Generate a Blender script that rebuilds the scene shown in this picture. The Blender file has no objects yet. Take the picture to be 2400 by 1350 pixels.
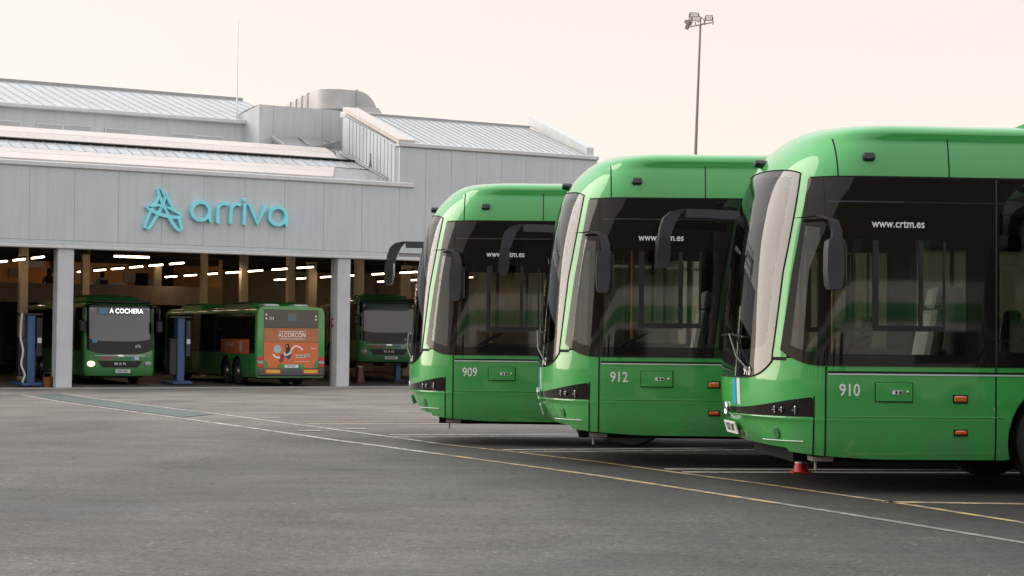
import bpy, bmesh, math, random
import numpy as np
from mathutils import Vector, Matrix
random.seed(7)
R = math.radians
S = bpy.context.scene
COL = S.collection

# ------------------------------------------------------------------ camera
FPX, CH = 4290.0, 1.36                       # focal length in photo pixels, eye height
PITCH, ROLL = math.atan(120 / FPX), 0.011
cf = Vector((0, math.cos(PITCH), math.sin(PITCH)))
cu0 = Vector((0, -math.sin(PITCH), math.cos(PITCH)))
cr0 = Vector((1, 0, 0))
cr = cr0 * math.cos(ROLL) + cu0 * math.sin(ROLL)
cu = cu0 * math.cos(ROLL) - cr0 * math.sin(ROLL)
CAM = Vector((0, 0, CH))
cd = bpy.data.cameras.new('camera'); cam = bpy.data.objects.new('camera', cd); COL.objects.link(cam)
cd.lens = 36 * FPX / 2400; cd.sensor_width = 36; cd.clip_start = .1; cd.clip_end = 3000
m = Matrix((cr, cu, -cf)).transposed().to_4x4(); m.translation = CAM
cam.matrix_world = m
S.camera = cam

# ------------------------------------------------------------------ sky, sun, exposure
SUN_EL, SUN_AZ = R(23), R(-76)               # veiled low sun ahead to the left, a wide glow through thin cloud
w = bpy.data.worlds.new('World'); S.world = w; w.use_nodes = True
nt = w.node_tree; nt.nodes.clear()
out = nt.nodes.new('ShaderNodeOutputWorld')
sky = nt.nodes.new('ShaderNodeTexSky'); sky.sky_type = 'NISHITA'; sky.sun_disc = False
sky.sun_elevation = SUN_EL; sky.sun_rotation = SUN_AZ; sky.dust_density = .5; sky.air_density = 1.0
b1 = nt.nodes.new('ShaderNodeBackground'); b1.inputs['Strength'].default_value = .05
b2 = nt.nodes.new('ShaderNodeBackground'); b2.inputs['Strength'].default_value = 1.0
tcw = nt.nodes.new('ShaderNodeTexCoord'); sxyz = nt.nodes.new('ShaderNodeSeparateXYZ'); rampw = nt.nodes.new('ShaderNodeValToRGB')
nt.links.new(tcw.outputs['Generated'], sxyz.inputs[0]); nt.links.new(sxyz.outputs[2], rampw.inputs[0]); nt.links.new(rampw.outputs[0], b2.inputs[0])
el = rampw.color_ramp.elements                                   # thin even overcast: brighter towards the zenith, as overcast skies are
el[0].position = .0; el[0].color = (.95, .765, .640, 1); el[1].position = 1.0; el[1].color = (1.80, 1.82, 1.88, 1)
q = el.new(.2); q.color = (.95, .785, .675, 1); q = el.new(.5); q.color = (1.3, 1.27, 1.27, 1)
ad = nt.nodes.new('ShaderNodeAddShader')
nt.links.new(sky.outputs[0], b1.inputs[0]); nt.links.new(b1.outputs[0], ad.inputs[0]); nt.links.new(b2.outputs[0], ad.inputs[1])
nt.links.new(ad.outputs[0], out.inputs[0])
sl = bpy.data.lights.new('sun', 'SUN'); sl.energy = 3.2; sl.angle = R(54); sl.color = (1, .90, .79)
so = bpy.data.objects.new('sun', sl); COL.objects.link(so)
sd = Vector((math.sin(SUN_AZ) * math.cos(SUN_EL), math.cos(SUN_AZ) * math.cos(SUN_EL), math.sin(SUN_EL)))
so.rotation_euler = sd.to_track_quat('Z', 'Y').to_euler()
S.view_settings.view_transform = 'Standard'; S.view_settings.look = 'None'
S.view_settings.exposure = -.12; S.view_settings.gamma = 1; S.view_settings.use_curve_mapping = False
S.render.engine = 'CYCLES'
S.cycles.use_denoising = True
try: S.cycles.denoiser = 'OPENIMAGEDENOISE'
except Exception: pass
S.cycles.max_bounces = 8; S.cycles.transparent_max_bounces = 16; S.cycles.glossy_bounces = 4
S.cycles.sample_clamp_indirect = 4; S.cycles.caustics_reflective = False; S.cycles.caustics_refractive = False

# ------------------------------------------------------------------ pixel helpers, ground shape
P0 = Vector((-14.73, 60.2, 0)); TX = Vector((.8617, .5075, 0)).normalized(); DX = Vector((-TX.y, TX.x, 0))
FLOOR = -.40
def ray(px, py):
    return cf + cr * ((px - 1200) / FPX) + cu * ((675 - py) / FPX)
def gz(x, y):
    d = (Vector((x, y, 0)) - P0).dot(DX)
    u = min(1, max(0, (d + 38) / 35)); u = u * u * (3 - 2 * u) * .5 + u * .5
    return FLOOR * u
def gpt(px, py):
    v = ray(px, py); z = 0
    for _ in range(30):
        p = CAM + v * ((z - CAM.z) / v.z); z = gz(p.x, p.y)
    return p
def on_d(px, py, d):                         # depot coordinates (t, z) of a pixel on the vertical plane d
    v = ray(px, py); o = P0 + DX * d
    k = (o - CAM).dot(DX) / v.dot(DX); p = CAM + v * k
    return (p - P0).dot(TX), p.z
def dep(t, d, z):                            # depot coordinates -> world
    return P0 + TX * t + DX * d + Vector((0, 0, z))

# ------------------------------------------------------------------ materials
MATS = {}
def mat(name, col, rough=.5, metal=0, coat=0, spec=.5, var=0, vscale=3, bump=0, bscale=60, emit=None, estr=0, coat_rough=.04):
    m = bpy.data.materials.new(name); m.use_nodes = True; n = m.node_tree; L = n.links
    b = n.nodes['Principled BSDF']
    b.inputs['Base Color'].default_value = (*col, 1); b.inputs['Roughness'].default_value = rough
    b.inputs['Metallic'].default_value = metal; b.inputs['Coat Weight'].default_value = coat
    b.inputs['Coat Roughness'].default_value = coat_rough; b.inputs['Coat IOR'].default_value = 1.55; b.inputs['Specular IOR Level'].default_value = spec
    if var or bump:
        g = n.nodes.new('ShaderNodeTexCoord')
        if var:
            t = n.nodes.new('ShaderNodeTexNoise'); t.inputs['Scale'].default_value = vscale; t.inputs['Detail'].default_value = 6
            L.new(g.outputs['Object'], t.inputs['Vector'])
            r = n.nodes.new('ShaderNodeMapRange'); r.inputs[1].default_value = .3; r.inputs[2].default_value = .7
            r.inputs[3].default_value = 1 - var; r.inputs[4].default_value = 1 + var
            L.new(t.outputs['Fac'], r.inputs[0])
            x = n.nodes.new('ShaderNodeMix'); x.data_type = 'RGBA'; x.blend_type = 'MULTIPLY'; x.inputs[0].default_value = 1
            x.inputs[6].default_value = (*col, 1); L.new(r.outputs[0], x.inputs[7]); L.new(x.outputs[2], b.inputs['Base Color'])
            r2 = n.nodes.new('ShaderNodeMapRange'); r2.inputs[1].default_value = .3; r2.inputs[2].default_value = .7
            r2.inputs[3].default_value = max(0, rough - .06); r2.inputs[4].default_value = min(1, rough + .08)
            L.new(t.outputs['Fac'], r2.inputs[0]); L.new(r2.outputs[0], b.inputs['Roughness'])
        if bump:
            t2 = n.nodes.new('ShaderNodeTexNoise'); t2.inputs['Scale'].default_value = bscale; t2.inputs['Detail'].default_value = 3
            L.new(g.outputs['Object'], t2.inputs['Vector'])
            bp = n.nodes.new('ShaderNodeBump'); bp.inputs['Strength'].default_value = bump; bp.inputs['Distance'].default_value = .01
            L.new(t2.outputs['Fac'], bp.inputs['Height']); L.new(bp.outputs[0], b.inputs['Normal'])
    if emit:
        b.inputs['Emission Color'].default_value = (*emit, 1); b.inputs['Emission Strength'].default_value = estr
    MATS[name] = m
    return m
def glass(name, tint, refl=1.0, ior=1.6):
    m = bpy.data.materials.new(name); m.use_nodes = True; n = m.node_tree; n.nodes.clear(); L = n.links
    o = n.nodes.new('ShaderNodeOutputMaterial'); x = n.nodes.new('ShaderNodeMixShader')
    f = n.nodes.new('ShaderNodeFresnel'); f.inputs[0].default_value = ior
    t = n.nodes.new('ShaderNodeBsdfTransparent'); t.inputs[0].default_value = (*tint, 1)
    g = n.nodes.new('ShaderNodeBsdfGlossy'); g.inputs['Color'].default_value = (refl, refl, refl, 1); g.inputs['Roughness'].default_value = .03
    L.new(f.outputs[0], x.inputs[0]); L.new(t.outputs[0], x.inputs[1]); L.new(g.outputs[0], x.inputs[2]); L.new(x.outputs[0], o.inputs[0])
    MATS[name] = m
    return m

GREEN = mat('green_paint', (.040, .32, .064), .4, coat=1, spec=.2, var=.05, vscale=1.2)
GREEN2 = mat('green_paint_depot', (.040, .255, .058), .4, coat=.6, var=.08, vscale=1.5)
BLACK = mat('black_plastic', (.014, .014, .015), .35, var=.2)
BLACKM = mat('black_matt', (.012, .012, .012), .8, spec=.2)
FRIT = mat('black_glass_border', (.010, .008, .007), .03, spec=.35)
WFRIT = mat('windscreen_border', (.012, .012, .012), .01, spec=.8)
GLASS = glass('tinted_glass', (.56, .57, .53), ior=1.75)
WGLASS = glass('windscreen_glass', (.72, .76, .72))
DGLASS = glass('dark_glass', (.12, .12, .11))
WHITE = mat('white_print', (.78, .78, .76), .5)
CHROME = mat('chrome', (.75, .75, .75), .15, metal=1)
AMBER = mat('amber_lens', (.55, .11, .01), .2, coat=1)
RED = mat('red_lens', (.5, .03, .02), .2, coat=1)
RUBBER = mat('tyre_rubber', (.02, .02, .02), .8, var=.2)
STEEL = mat('wheel_steel', (.35, .35, .36), .4, metal=.8)
GREYP = mat('grey_plastic', (.032, .032, .038), .45, var=.15)
DASH = mat('dark_interior', (.03, .03, .03), .7, var=.2)
INNER = mat('interior_lining', (.34, .34, .32), .7)
CEIL = mat('bus_ceiling', (.6, .59, .56), .7)
SEAT = mat('light_seat', (.33, .34, .34), .8, var=.15)
SEATD = mat('dark_seat', (.03, .05, .04), .8)
ORANGE = mat('grab_pole_paint', (.30, .15, .04), .35)
TEAL = mat('sign_turquoise', (.25, .76, .86), .35, var=.05)
CYAN = mat('blue_stripe', (.02, .30, .50), .35, coat=.5)
LGREY = mat('light_grey_stripe', (.6, .62, .63), .35, coat=.5)
PLATE = mat('number_plate', (.7, .72, .72), .4)
PANEL = mat('grey_cladding', (.50, .54, .56), .45, var=.05, vscale=.6, metal=.1)
PANELB = mat('grey_plaster', (.50, .52, .52), .7, var=.06, vscale=.7)
TRIM = mat('pale_trim', (.58, .59, .59), .4, var=.05, vscale=.8)
CREAM = mat('cream_flashing', (.58, .52, .475), .35, var=.04, vscale=.8)
ROOFM = mat('roof_sheet', (.50, .525, .53), .30, metal=.5, var=.10, vscale=.8)
SEAM = mat('roof_seam', (.34, .35, .35), .6)
DUCT = mat('galvanised_duct', (.42, .415, .40), .5, metal=.25, var=.12, vscale=1.5)
COLM = mat('grey_column', (.50, .51, .53), .5, var=.06, vscale=1.5)
SKYL = mat('grey_skylight', (.28, .28, .29), .25)
TAN = mat('tan_column', (.72, .58, .42), .6, var=.08)
DARKW = mat('dark_depot_wall', (.50, .41, .32), .8, var=.15)
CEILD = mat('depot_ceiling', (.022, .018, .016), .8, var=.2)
OWALL = mat('orange_office_wall', (.75, .42, .20), .7, var=.08)
ODOOR = mat('orange_door', (.75, .32, .08), .6)
MEZZ = mat('mezzanine_front', (.32, .25, .20), .7, var=.1)
BLUE = mat('blue_lift_paint', (.045, .11, .24), .4, var=.12)
CONE_R = mat('cone_red', (.55, .05, .03), .5, var=.12)
CONE_W = mat('cone_white', (.6, .6, .58), .5, var=.12)
ADO = mat('advert_orange', (.62, .15, .045), .5, var=.06)
ADB = mat('advert_brown', (.42, .15, .06), .5, var=.06)
ADC = mat('advert_disc', (.35, .5, .5), .5)
ADP = mat('advert_purple', (.05, .035, .08), .5)
YEL = mat('yellow_reflector', (.65, .38, .03), .4)
BUMP = mat('grey_bumper', (.07, .07, .075), .5)
TUBE = mat('tube_glow', (1, 1, 1), .5, emit=(1, .72, .45), estr=15)
OLIGHT = mat('office_glow', (1, 1, 1), .5, emit=(1, .72, .45), estr=5)
LED = mat('sign_glow', (1, 1, 1), .5, emit=(1, .97, .92), estr=2.2)
HEADL = mat('lit_headlamp', (1, 1, 1), .3, emit=(1, .72, .36), estr=3.5)
LAMPG = mat('headlamp_glass', (.35, .36, .36), .1, coat=1)
DISP = mat('display_panel', (.10, .15, .17), .25)
SKIN = mat('skin', (.45, .28, .2), .6)
CLOTH1 = mat('dark_clothes', (.04, .04, .05), .8)
CLOTH2 = mat('pale_blue_clothes', (.35, .42, .5), .8)
HAIR = mat('dark_hair', (.02, .015, .012), .6)
POLE = mat('weathered_steel', (.24, .21, .19), .5, metal=.4, var=.1)
FLOODG = mat('floodlight_glass', (.85, .80, .76), .4)
BACKB = mat('added_brown_brick', (.075, .058, .048), .8, var=.15)
BACKC = mat('added_cream_render', (.62, .60, .54), .8, var=.1)
BACKG = mat('added_green_band', (.06, .30, .09), .6)
FLOORM = mat('depot_floor', (.06, .055, .05), .55, var=.2, vscale=.6)

def wave_bump(m, scale, strength, axis='X', sharp=True):
    n = m.node_tree; L = n.links; b = n.nodes['Principled BSDF']
    g = n.nodes.new('ShaderNodeTexCoord'); wv = n.nodes.new('ShaderNodeTexWave'); wv.bands_direction = axis
    wv.inputs['Scale'].default_value = scale; L.new(g.outputs['Object'], wv.inputs['Vector'])
    p = n.nodes.new('ShaderNodeMath'); p.operation = 'POWER'; p.inputs[1].default_value = 6; L.new(wv.outputs['Fac'], p.inputs[0])
    bp = n.nodes.new('ShaderNodeBump'); bp.inputs['Strength'].default_value = strength; bp.inputs['Distance'].default_value = .02
    L.new(p.outputs[0], bp.inputs['Height']); L.new(bp.outputs[0], b.inputs['Normal'])
def weather(m, amt=.05, streak=.10):                     # panel-to-panel tone and faint rain streaks
    n = m.node_tree; L = n.links; b = n.nodes['Principled BSDF']; src = b.inputs['Base Color'].links[0].from_socket
    oi = n.nodes.new('ShaderNodeObjectInfo'); r = n.nodes.new('ShaderNodeMapRange'); r.inputs[3].default_value = 1 - amt; r.inputs[4].default_value = 1 + amt; L.new(oi.outputs['Random'], r.inputs[0])
    g = n.nodes.new('ShaderNodeNewGeometry'); mp = n.nodes.new('ShaderNodeMapping'); mp.inputs['Scale'].default_value = (2.2, 2.2, .18); L.new(g.outputs['Position'], mp.inputs[0])
    t = n.nodes.new('ShaderNodeTexNoise'); t.inputs['Scale'].default_value = 2.5; t.inputs['Detail'].default_value = 7; t.inputs['Roughness'].default_value = .7; L.new(mp.outputs[0], t.inputs['Vector'])
    q = n.nodes.new('ShaderNodeMapRange'); q.inputs[1].default_value = .3; q.inputs[2].default_value = .62; q.inputs[3].default_value = 1 - streak; q.inputs[4].default_value = 1.03; L.new(t.outputs['Fac'], q.inputs[0])
    k = n.nodes.new('ShaderNodeMath'); k.operation = 'MULTIPLY'; L.new(r.outputs[0], k.inputs[0]); L.new(q.outputs[0], k.inputs[1])
    x = n.nodes.new('ShaderNodeMix'); x.data_type = 'RGBA'; x.blend_type = 'MULTIPLY'; x.inputs[0].default_value = 1; L.new(src, x.inputs[6]); L.new(k.outputs[0], x.inputs[7]); L.new(x.outputs[2], b.inputs['Base Color'])
weather(PANEL, .015, .06); weather(ROOFM, .05, .15); weather(PANELB, .0, .12); weather(COLM, .02, .10); weather(CREAM, .03, .12); weather(TRIM, .03, .10)

def asphalt():
    m = bpy.data.materials.new('asphalt'); m.use_nodes = True; n = m.node_tree; L = n.links; b = n.nodes['Principled BSDF']
    g = n.nodes.new('ShaderNodeNewGeometry')
    def noise(scale, detail, sx=1, sy=1, rot=0, rough=.55):
        mp = n.nodes.new('ShaderNodeMapping'); mp.inputs['Scale'].default_value = (sx, sy, 1); mp.inputs['Rotation'].default_value = (0, 0, rot)
        L.new(g.outputs['Position'], mp.inputs[0])
        t = n.nodes.new('ShaderNodeTexNoise'); t.inputs['Scale'].default_value = scale; t.inputs['Detail'].default_value = detail; t.inputs['Roughness'].default_value = rough
        L.new(mp.outputs[0], t.inputs['Vector']); return t.outputs['Fac']
    def ramp(src, pts):
        r = n.nodes.new('ShaderNodeValToRGB'); e = r.color_ramp.elements
        e[0].position, e[0].color = pts[0][0], (*[pts[0][1]] * 3, 1); e[1].position, e[1].color = pts[1][0], (*[pts[1][1]] * 3, 1)
        for q in pts[2:]:
            k = e.new(q[0]); k.color = (*[q[1]] * 3, 1)
        L.new(src, r.inputs[0]); return r.outputs[0]
    def mul(a, c):
        x = n.nodes.new('ShaderNodeMix'); x.data_type = 'RGBA'; x.blend_type = 'MULTIPLY'; x.inputs[0].default_value = 1
        L.new(a, x.inputs[6]); L.new(c, x.inputs[7]); return x.outputs[2]
    base = n.nodes.new('ShaderNodeMix'); base.data_type = 'RGBA'
    base.inputs[6].default_value = (.078, .069, .058, 1); base.inputs[7].default_value = (.116, .104, .089, 1)
    L.new(noise(.12, 3), base.inputs[0])
    # paler towards the depot; shade of the buses painted into the bays
    def linear(px, py, nx, ny):
        sb = n.nodes.new('ShaderNodeVectorMath'); sb.operation = 'SUBTRACT'; sb.inputs[1].default_value = (px, py, 0); L.new(g.outputs['Position'], sb.inputs[0])
        dt = n.nodes.new('ShaderNodeVectorMath'); dt.operation = 'DOT_PRODUCT'; dt.inputs[1].default_value = (nx, ny, 0); L.new(sb.outputs[0], dt.inputs[0]); return dt.outputs['Value']
    def mrange(src, a, b_, lo, hi):
        q = n.nodes.new('ShaderNodeMapRange'); q.interpolation_type = 'SMOOTHSTEP'; q.inputs[1].default_value = a; q.inputs[2].default_value = b_; q.inputs[3].default_value = lo; q.inputs[4].default_value = hi; L.new(src, q.inputs[0]); return q.outputs[0]
    def math_(op, a, b_):
        q = n.nodes.new('ShaderNodeMath'); q.operation = op
        for i, v_ in enumerate((a, b_)):
            if isinstance(v_, (int, float)): q.inputs[i].default_value = v_
            else: L.new(v_, q.inputs[i])
        return q.outputs[0]
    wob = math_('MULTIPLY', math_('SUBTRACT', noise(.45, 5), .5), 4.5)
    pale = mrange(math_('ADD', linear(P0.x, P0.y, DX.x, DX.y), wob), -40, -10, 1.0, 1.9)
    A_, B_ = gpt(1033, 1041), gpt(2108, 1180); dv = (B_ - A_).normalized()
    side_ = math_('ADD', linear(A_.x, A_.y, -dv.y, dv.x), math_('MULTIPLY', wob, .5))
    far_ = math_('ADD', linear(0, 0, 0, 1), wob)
    bay_shade = math_('MULTIPLY', mrange(side_, -3.6, 1.4, 0, 1), mrange(far_, 23.0, 30, 1, 0))
    bayc = math_('SUBTRACT', 1, math_('MULTIPLY', bay_shade, .70))
    right_shade = mrange(math_('ADD', linear(-1.0, 12, .97, -.22), math_('MULTIPLY', wob, .8)), -1.5, 4.5, 1.0, .60)   # shade painted into the ground colour on the right
    tone = math_('MULTIPLY', math_('MULTIPLY', pale, bayc), right_shade)
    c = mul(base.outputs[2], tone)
    c = mul(c, ramp(noise(.16, 4, 1, .7, .3), [(.36, .74), (.64, 1.20)]))                     # broad tonal patches
    c = mul(c, ramp(noise(.55, 7, 1, .5, .4), [(.32, .68), (.68, 1.20)]))                      # traffic smears
    c = mul(c, ramp(noise(1.7, 8, .45, 1.5, -.35, .65), [(.30, .78), (.66, 1.12)]))
    c = mul(c, ramp(noise(14, 8, rough=.75), [(.34, .52), (.5, 1.0), (.66, 1.42)]))
    c = mul(c, ramp(noise(60, 3, rough=.7), [(.30, .50), (.5, 1.0), (.68, 1.5)]))
    def pebbles(scale, dens, rad, val):                                                        # loose light and dark grit
        vo = n.nodes.new('ShaderNodeTexVoronoi'); vo.inputs['Scale'].default_value = scale; L.new(g.outputs['Position'], vo.inputs['Vector'])
        sp = n.nodes.new('ShaderNodeSeparateColor'); L.new(vo.outputs['Color'], sp.inputs[0])
        k = math_('MULTIPLY', math_('GREATER_THAN', math_('ADD', sp.outputs[0], math_('MULTIPLY', math_('SUBTRACT', noise(.8, 4), .5), .9)), 1.04 - dens), math_('LESS_THAN', vo.outputs['Distance'], rad))
        return math_('ADD', 1, math_('MULTIPLY', k, val - 1))
    c = mul(c, pebbles(30, .20, .34, 1.75)); c = mul(c, pebbles(19, .12, .30, .42)); c = mul(c, pebbles(12, .07, .18, 2.8))
    cv = n.nodes.new('ShaderNodeTexVoronoi'); cv.feature = 'DISTANCE_TO_EDGE'; cv.inputs['Scale'].default_value = .33
    wv = n.nodes.new('ShaderNodeVectorMath'); wv.operation = 'ADD'; L.new(g.outputs['Position'], wv.inputs[0])
    nv = n.nodes.new('ShaderNodeTexNoise'); nv.inputs['Scale'].default_value = 1.1; nv.inputs['Detail'].default_value = 5; L.new(g.outputs['Position'], nv.inputs['Vector']); L.new(nv.outputs['Color'], wv.inputs[1]); L.new(wv.outputs[0], cv.inputs['Vector'])
    crack = mrange(cv.outputs['Distance'], .002, .008, .72, 1.0)
    c = mul(c, math_('MAXIMUM', crack, mrange(noise(.35, 3), .40, .48, 0, 1)))
    v = n.nodes.new('ShaderNodeTexVoronoi'); v.inputs['Scale'].default_value = 3.2; L.new(g.outputs['Position'], v.inputs['Vector'])
    c = mul(c, ramp(v.outputs['Distance'], [(.03, .25), (.045, 1.0)]))                          # gum and oil spots
    L.new(c, b.inputs['Base Color'])
    L.new(ramp(noise(.5, 5), [(.3, .62), (.7, .85)]), b.inputs['Roughness'])
    bp = n.nodes.new('ShaderNodeBump'); bp.inputs['Strength'].default_value = .5; bp.inputs['Distance'].default_value = .006
    L.new(noise(110, 3), bp.inputs['Height']); L.new(bp.outputs[0], b.inputs['Normal'])
    return m
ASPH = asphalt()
def paint(name, col, wear):
    m = bpy.data.materials.new(name); m.use_nodes = True; n = m.node_tree; L = n.links; b = n.nodes['Principled BSDF']
    g = n.nodes.new('ShaderNodeNewGeometry')
    t = n.nodes.new('ShaderNodeTexNoise'); t.inputs['Scale'].default_value = 5; t.inputs['Detail'].default_value = 8; t.inputs['Roughness'].default_value = .7
    L.new(g.outputs['Position'], t.inputs['Vector'])
    r = n.nodes.new('ShaderNodeValToRGB'); r.color_ramp.elements[0].position = wear; r.color_ramp.elements[1].position = wear + .16
    L.new(t.outputs['Fac'], r.inputs[0])
    x = n.nodes.new('ShaderNodeMix'); x.data_type = 'RGBA'; L.new(r.outputs[0], x.inputs[0])
    x.inputs[6].default_value = (.17, .155, .14, 1); x.inputs[7].default_value = (*col, 1); L.new(x.outputs[2], b.inputs['Base Color'])
    b.inputs['Roughness'].default_value = .7
    return m
PWHITE = paint('white_line_paint', (.50, .455, .40), .42)
PYEL = paint('yellow_line_paint', (.48, .33, .13), .42)
PFADE = paint('faded_line_paint', (.46, .41, .37), .33)
PWORN = paint('worn_line_paint', (.36, .31, .25), .47)
PGREEN = paint('green_walkway_paint', (.068, .098, .080), .34)
PGAP = paint('concrete_apron', (.30, .28, .26), .2)

# ------------------------------------------------------------------ mesh helpers
class MB:
    def __init__(s): s.v = []; s.f = []; s.m = []
    def face(s, ids, mi=0): s.f.append(tuple(ids)); s.m.append(mi)
    def pts(s, P):
        o = len(s.v); s.v += [tuple(p) for p in P]; return list(range(o, o + len(P)))
    def box(s, x0, x1, y0, y1, z0, z1, mi=0, M=None, bev=0):
        if bev:
            b = bev
            pl = [(x0 + b, y0), (x1 - b, y0), (x1, y0 + b), (x1, y1 - b), (x1 - b, y1), (x0 + b, y1), (x0, y1 - b), (x0, y0 + b)]
            cx, cy = (x0 + x1) / 2, (y0 + y1) / 2; kx, ky = 1 - 2 * b / (x1 - x0), 1 - 2 * b / (y1 - y0)
            ins = [(cx + (x - cx) * kx, cy + (y - cy) * ky) for x, y in pl]
            s.loft([[(x, y, z) for x, y in q] for q, z in ((ins, z0), (pl, z0 + b), (pl, z1 - b), (ins, z1))], mi, M); return s
        P = [(x0, y0, z0), (x1, y0, z0), (x1, y1, z0), (x0, y1, z0), (x0, y0, z1), (x1, y0, z1), (x1, y1, z1), (x0, y1, z1)]
        if M: P = [M @ Vector(p) for p in P]
        i = s.pts(P)
        for q in ((0, 3, 2, 1), (4, 5, 6, 7), (0, 1, 5, 4), (1, 2, 6, 5), (2, 3, 7, 6), (3, 0, 4, 7)): s.face([i[k] for k in q], mi)
        return s
    def loft(s, rings, mi=0, M=None, cap=True, closed=True):
        ids = []
        for r_ in rings:
            ids.append(s.pts([M @ Vector(p) for p in r_] if M else r_))
        n = len(rings[0])
        for a, b in zip(ids, ids[1:]):
            for k in range(n if closed else n - 1): s.face((a[k], a[(k + 1) % n], b[(k + 1) % n], b[k]), mi)
        if cap: s.face(ids[0][::-1], mi); s.face(ids[-1], mi)
        return s
    def grid(s, P, mi=0, mfun=None, flip=False):
        nr, nc = len(P), len(P[0]); ids = [s.pts(r_) for r_ in P]
        for a in range(nr - 1):
            for b in range(nc - 1):
                q = (ids[a][b], ids[a][b + 1], ids[a + 1][b + 1], ids[a + 1][b])
                s.face(q[::-1] if flip else q, mfun(a, b) if mfun else mi)
        return s
    def tube(s, path, r, n=8, mi=0, cap=True, M=None):
        path = [Vector(p) for p in path]; rs = r if isinstance(r, (list, tuple)) else [r] * len(path)
        rings = []
        for k, p in enumerate(path):
            d = (path[min(k + 1, len(path) - 1)] - path[max(k - 1, 0)]).normalized()
            a = d.orthogonal().normalized() if k == 0 else (pa - d * pa.dot(d)).normalized()
            pa = a; b = d.cross(a)
            rings.append([p + (a * math.cos(2 * math.pi * i / n) + b * math.sin(2 * math.pi * i / n)) * rs[k] for i in range(n)])
        return s.loft(rings, mi, M, cap)
    def rect_sweep(s, path, wv, hv, mi=0):           # rectangular section swept; wv = width list, hv = height, up = z-ish
        path = [Vector(p) for p in path]; rings = []
        for k, p in enumerate(path):
            d = (path[min(k + 1, len(path) - 1)] - path[max(k - 1, 0)]).normalized()
            up = wv[1]; side = d.cross(up).normalized(); u2 = side.cross(d).normalized()
            a, b = side * wv[0] / 2, u2 * hv / 2
            rings.append([p - a - b, p + a - b, p + a + b, p - a + b])
        return s.loft(rings, mi)
    def lathe(s, prof, n=16, mi=0, M=None, cap=True):
        rings = [[(r_ * math.cos(2 * math.pi * i / n), r_ * math.sin(2 * math.pi * i / n), z) for i in range(n)] for r_, z in prof]
        return s.loft(rings, mi, M, cap)
    def prism(s, poly, y0, y1, mi=0, M=None):         # polygon in x,z extruded along y
        return s.loft([[(x, y0, z) for x, z in poly], [(x, y1, z) for x, z in poly]], mi, M)
    def stroke(s, P, wd, y0, y1, closed=False, mi=0): # 2-D polyline in x,z with width, extruded y0..y1
        n = len(P); Lf, Rt = [], []
        for k in range(n):
            a = P[(k - 1) % n] if closed or k > 0 else P[k]; b = P[(k + 1) % n] if closed or k < n - 1 else P[k]
            dx, dz = b[0] - a[0], b[1] - a[1]; l = math.hypot(dx, dz) or 1
            wk = wd[k] if isinstance(wd, (list, tuple)) else wd
            nx, nz = -dz / l * wk / 2, dx / l * wk / 2
            Lf.append((P[k][0] + nx, P[k][1] + nz)); Rt.append((P[k][0] - nx, P[k][1] - nz))
        rings = [[(l[0], y0, l[1]), (r_[0], y0, r_[1]), (r_[0], y1, r_[1]), (l[0], y1, l[1])] for l, r_ in zip(Lf, Rt)]
        if closed: rings.append(rings[0])
        return s.loft(rings, mi, cap=not closed)
    def mesh(s, name, mats, smooth=35, fix=True):
        me = bpy.data.meshes.new(name); me.from_pydata(s.v, [], s.f)
        for k in (mats if isinstance(mats, (list, tuple)) else [mats]): me.materials.append(k)
        me.polygons.foreach_set('material_index', s.m)
        if fix:
            bm = bmesh.new(); bm.from_mesh(me); bmesh.ops.recalc_face_normals(bm, faces=bm.faces); bm.to_mesh(me); bm.free()
        if smooth:
            me.polygons.foreach_set('use_smooth', [True] * len(me.polygons)); me.set_sharp_from_angle(angle=R(smooth))
        me.update(); return me
    def build(s, name, mats, parent=None, smooth=35, fix=True, loc=None):
        return link(name, s.mesh(name, mats, smooth, fix), parent, loc)
def link(name, data, parent=None, loc=None):
    o = bpy.data.objects.new(name, data); COL.objects.link(o)
    if parent: o.parent = parent
    if loc: o.location = loc
    return o
def tag(o, label=None, cat=None, group=None, kind=None):
    if label: o['label'] = label
    if cat: o['category'] = cat
    if group: o['group'] = group
    if kind: o['kind'] = kind
    return o
def empty(name, loc, rz, label, cat, group=None):
    o = bpy.data.objects.new(name, None); COL.objects.link(o); o.location = loc; o.rotation_euler = (0, 0, rz)
    return tag(o, label, cat, group)
def kids(o): return [c for c in COL.objects if c.parent == o]
def copy_tree(o, parent=None, skip=()):
    c = o.copy(); COL.objects.link(c); c.parent = parent
    for ch in kids(o):
        if ch.name.split('.')[0] not in skip: copy_tree(ch, c)
    return c
def text(name, body, size, mt, parent, M, sx=1.0, ext=.0, align='CENTER', bold=.012):
    cu_ = bpy.data.curves.new(name, 'FONT'); cu_.body = body; cu_.size = size; cu_.extrude = max(ext, .0008); cu_.align_x = align; cu_.align_y = 'CENTER'
    cu_.resolution_u = 3; cu_.offset = size * bold
    o = bpy.data.objects.new('tmp', cu_); COL.objects.link(o)
    me = bpy.data.meshes.new_from_object(o); bpy.data.objects.remove(o)
    me.name = name; me.materials.clear(); me.materials.append(mt)
    me.transform(Matrix.Diagonal((sx, 1, 1, 1)))
    t = link(name, me, parent); t.matrix_local = M
    return t
def face_M(p, nrm, up=(0, 0, 1)):                     # text plane facing nrm
    z = Vector(nrm).normalized(); x = Vector(up).cross(z).normalized(); y = z.cross(x)
    M = Matrix((x, y, z)).transposed().to_4x4(); M.translation = Vector(p); return M

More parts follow.
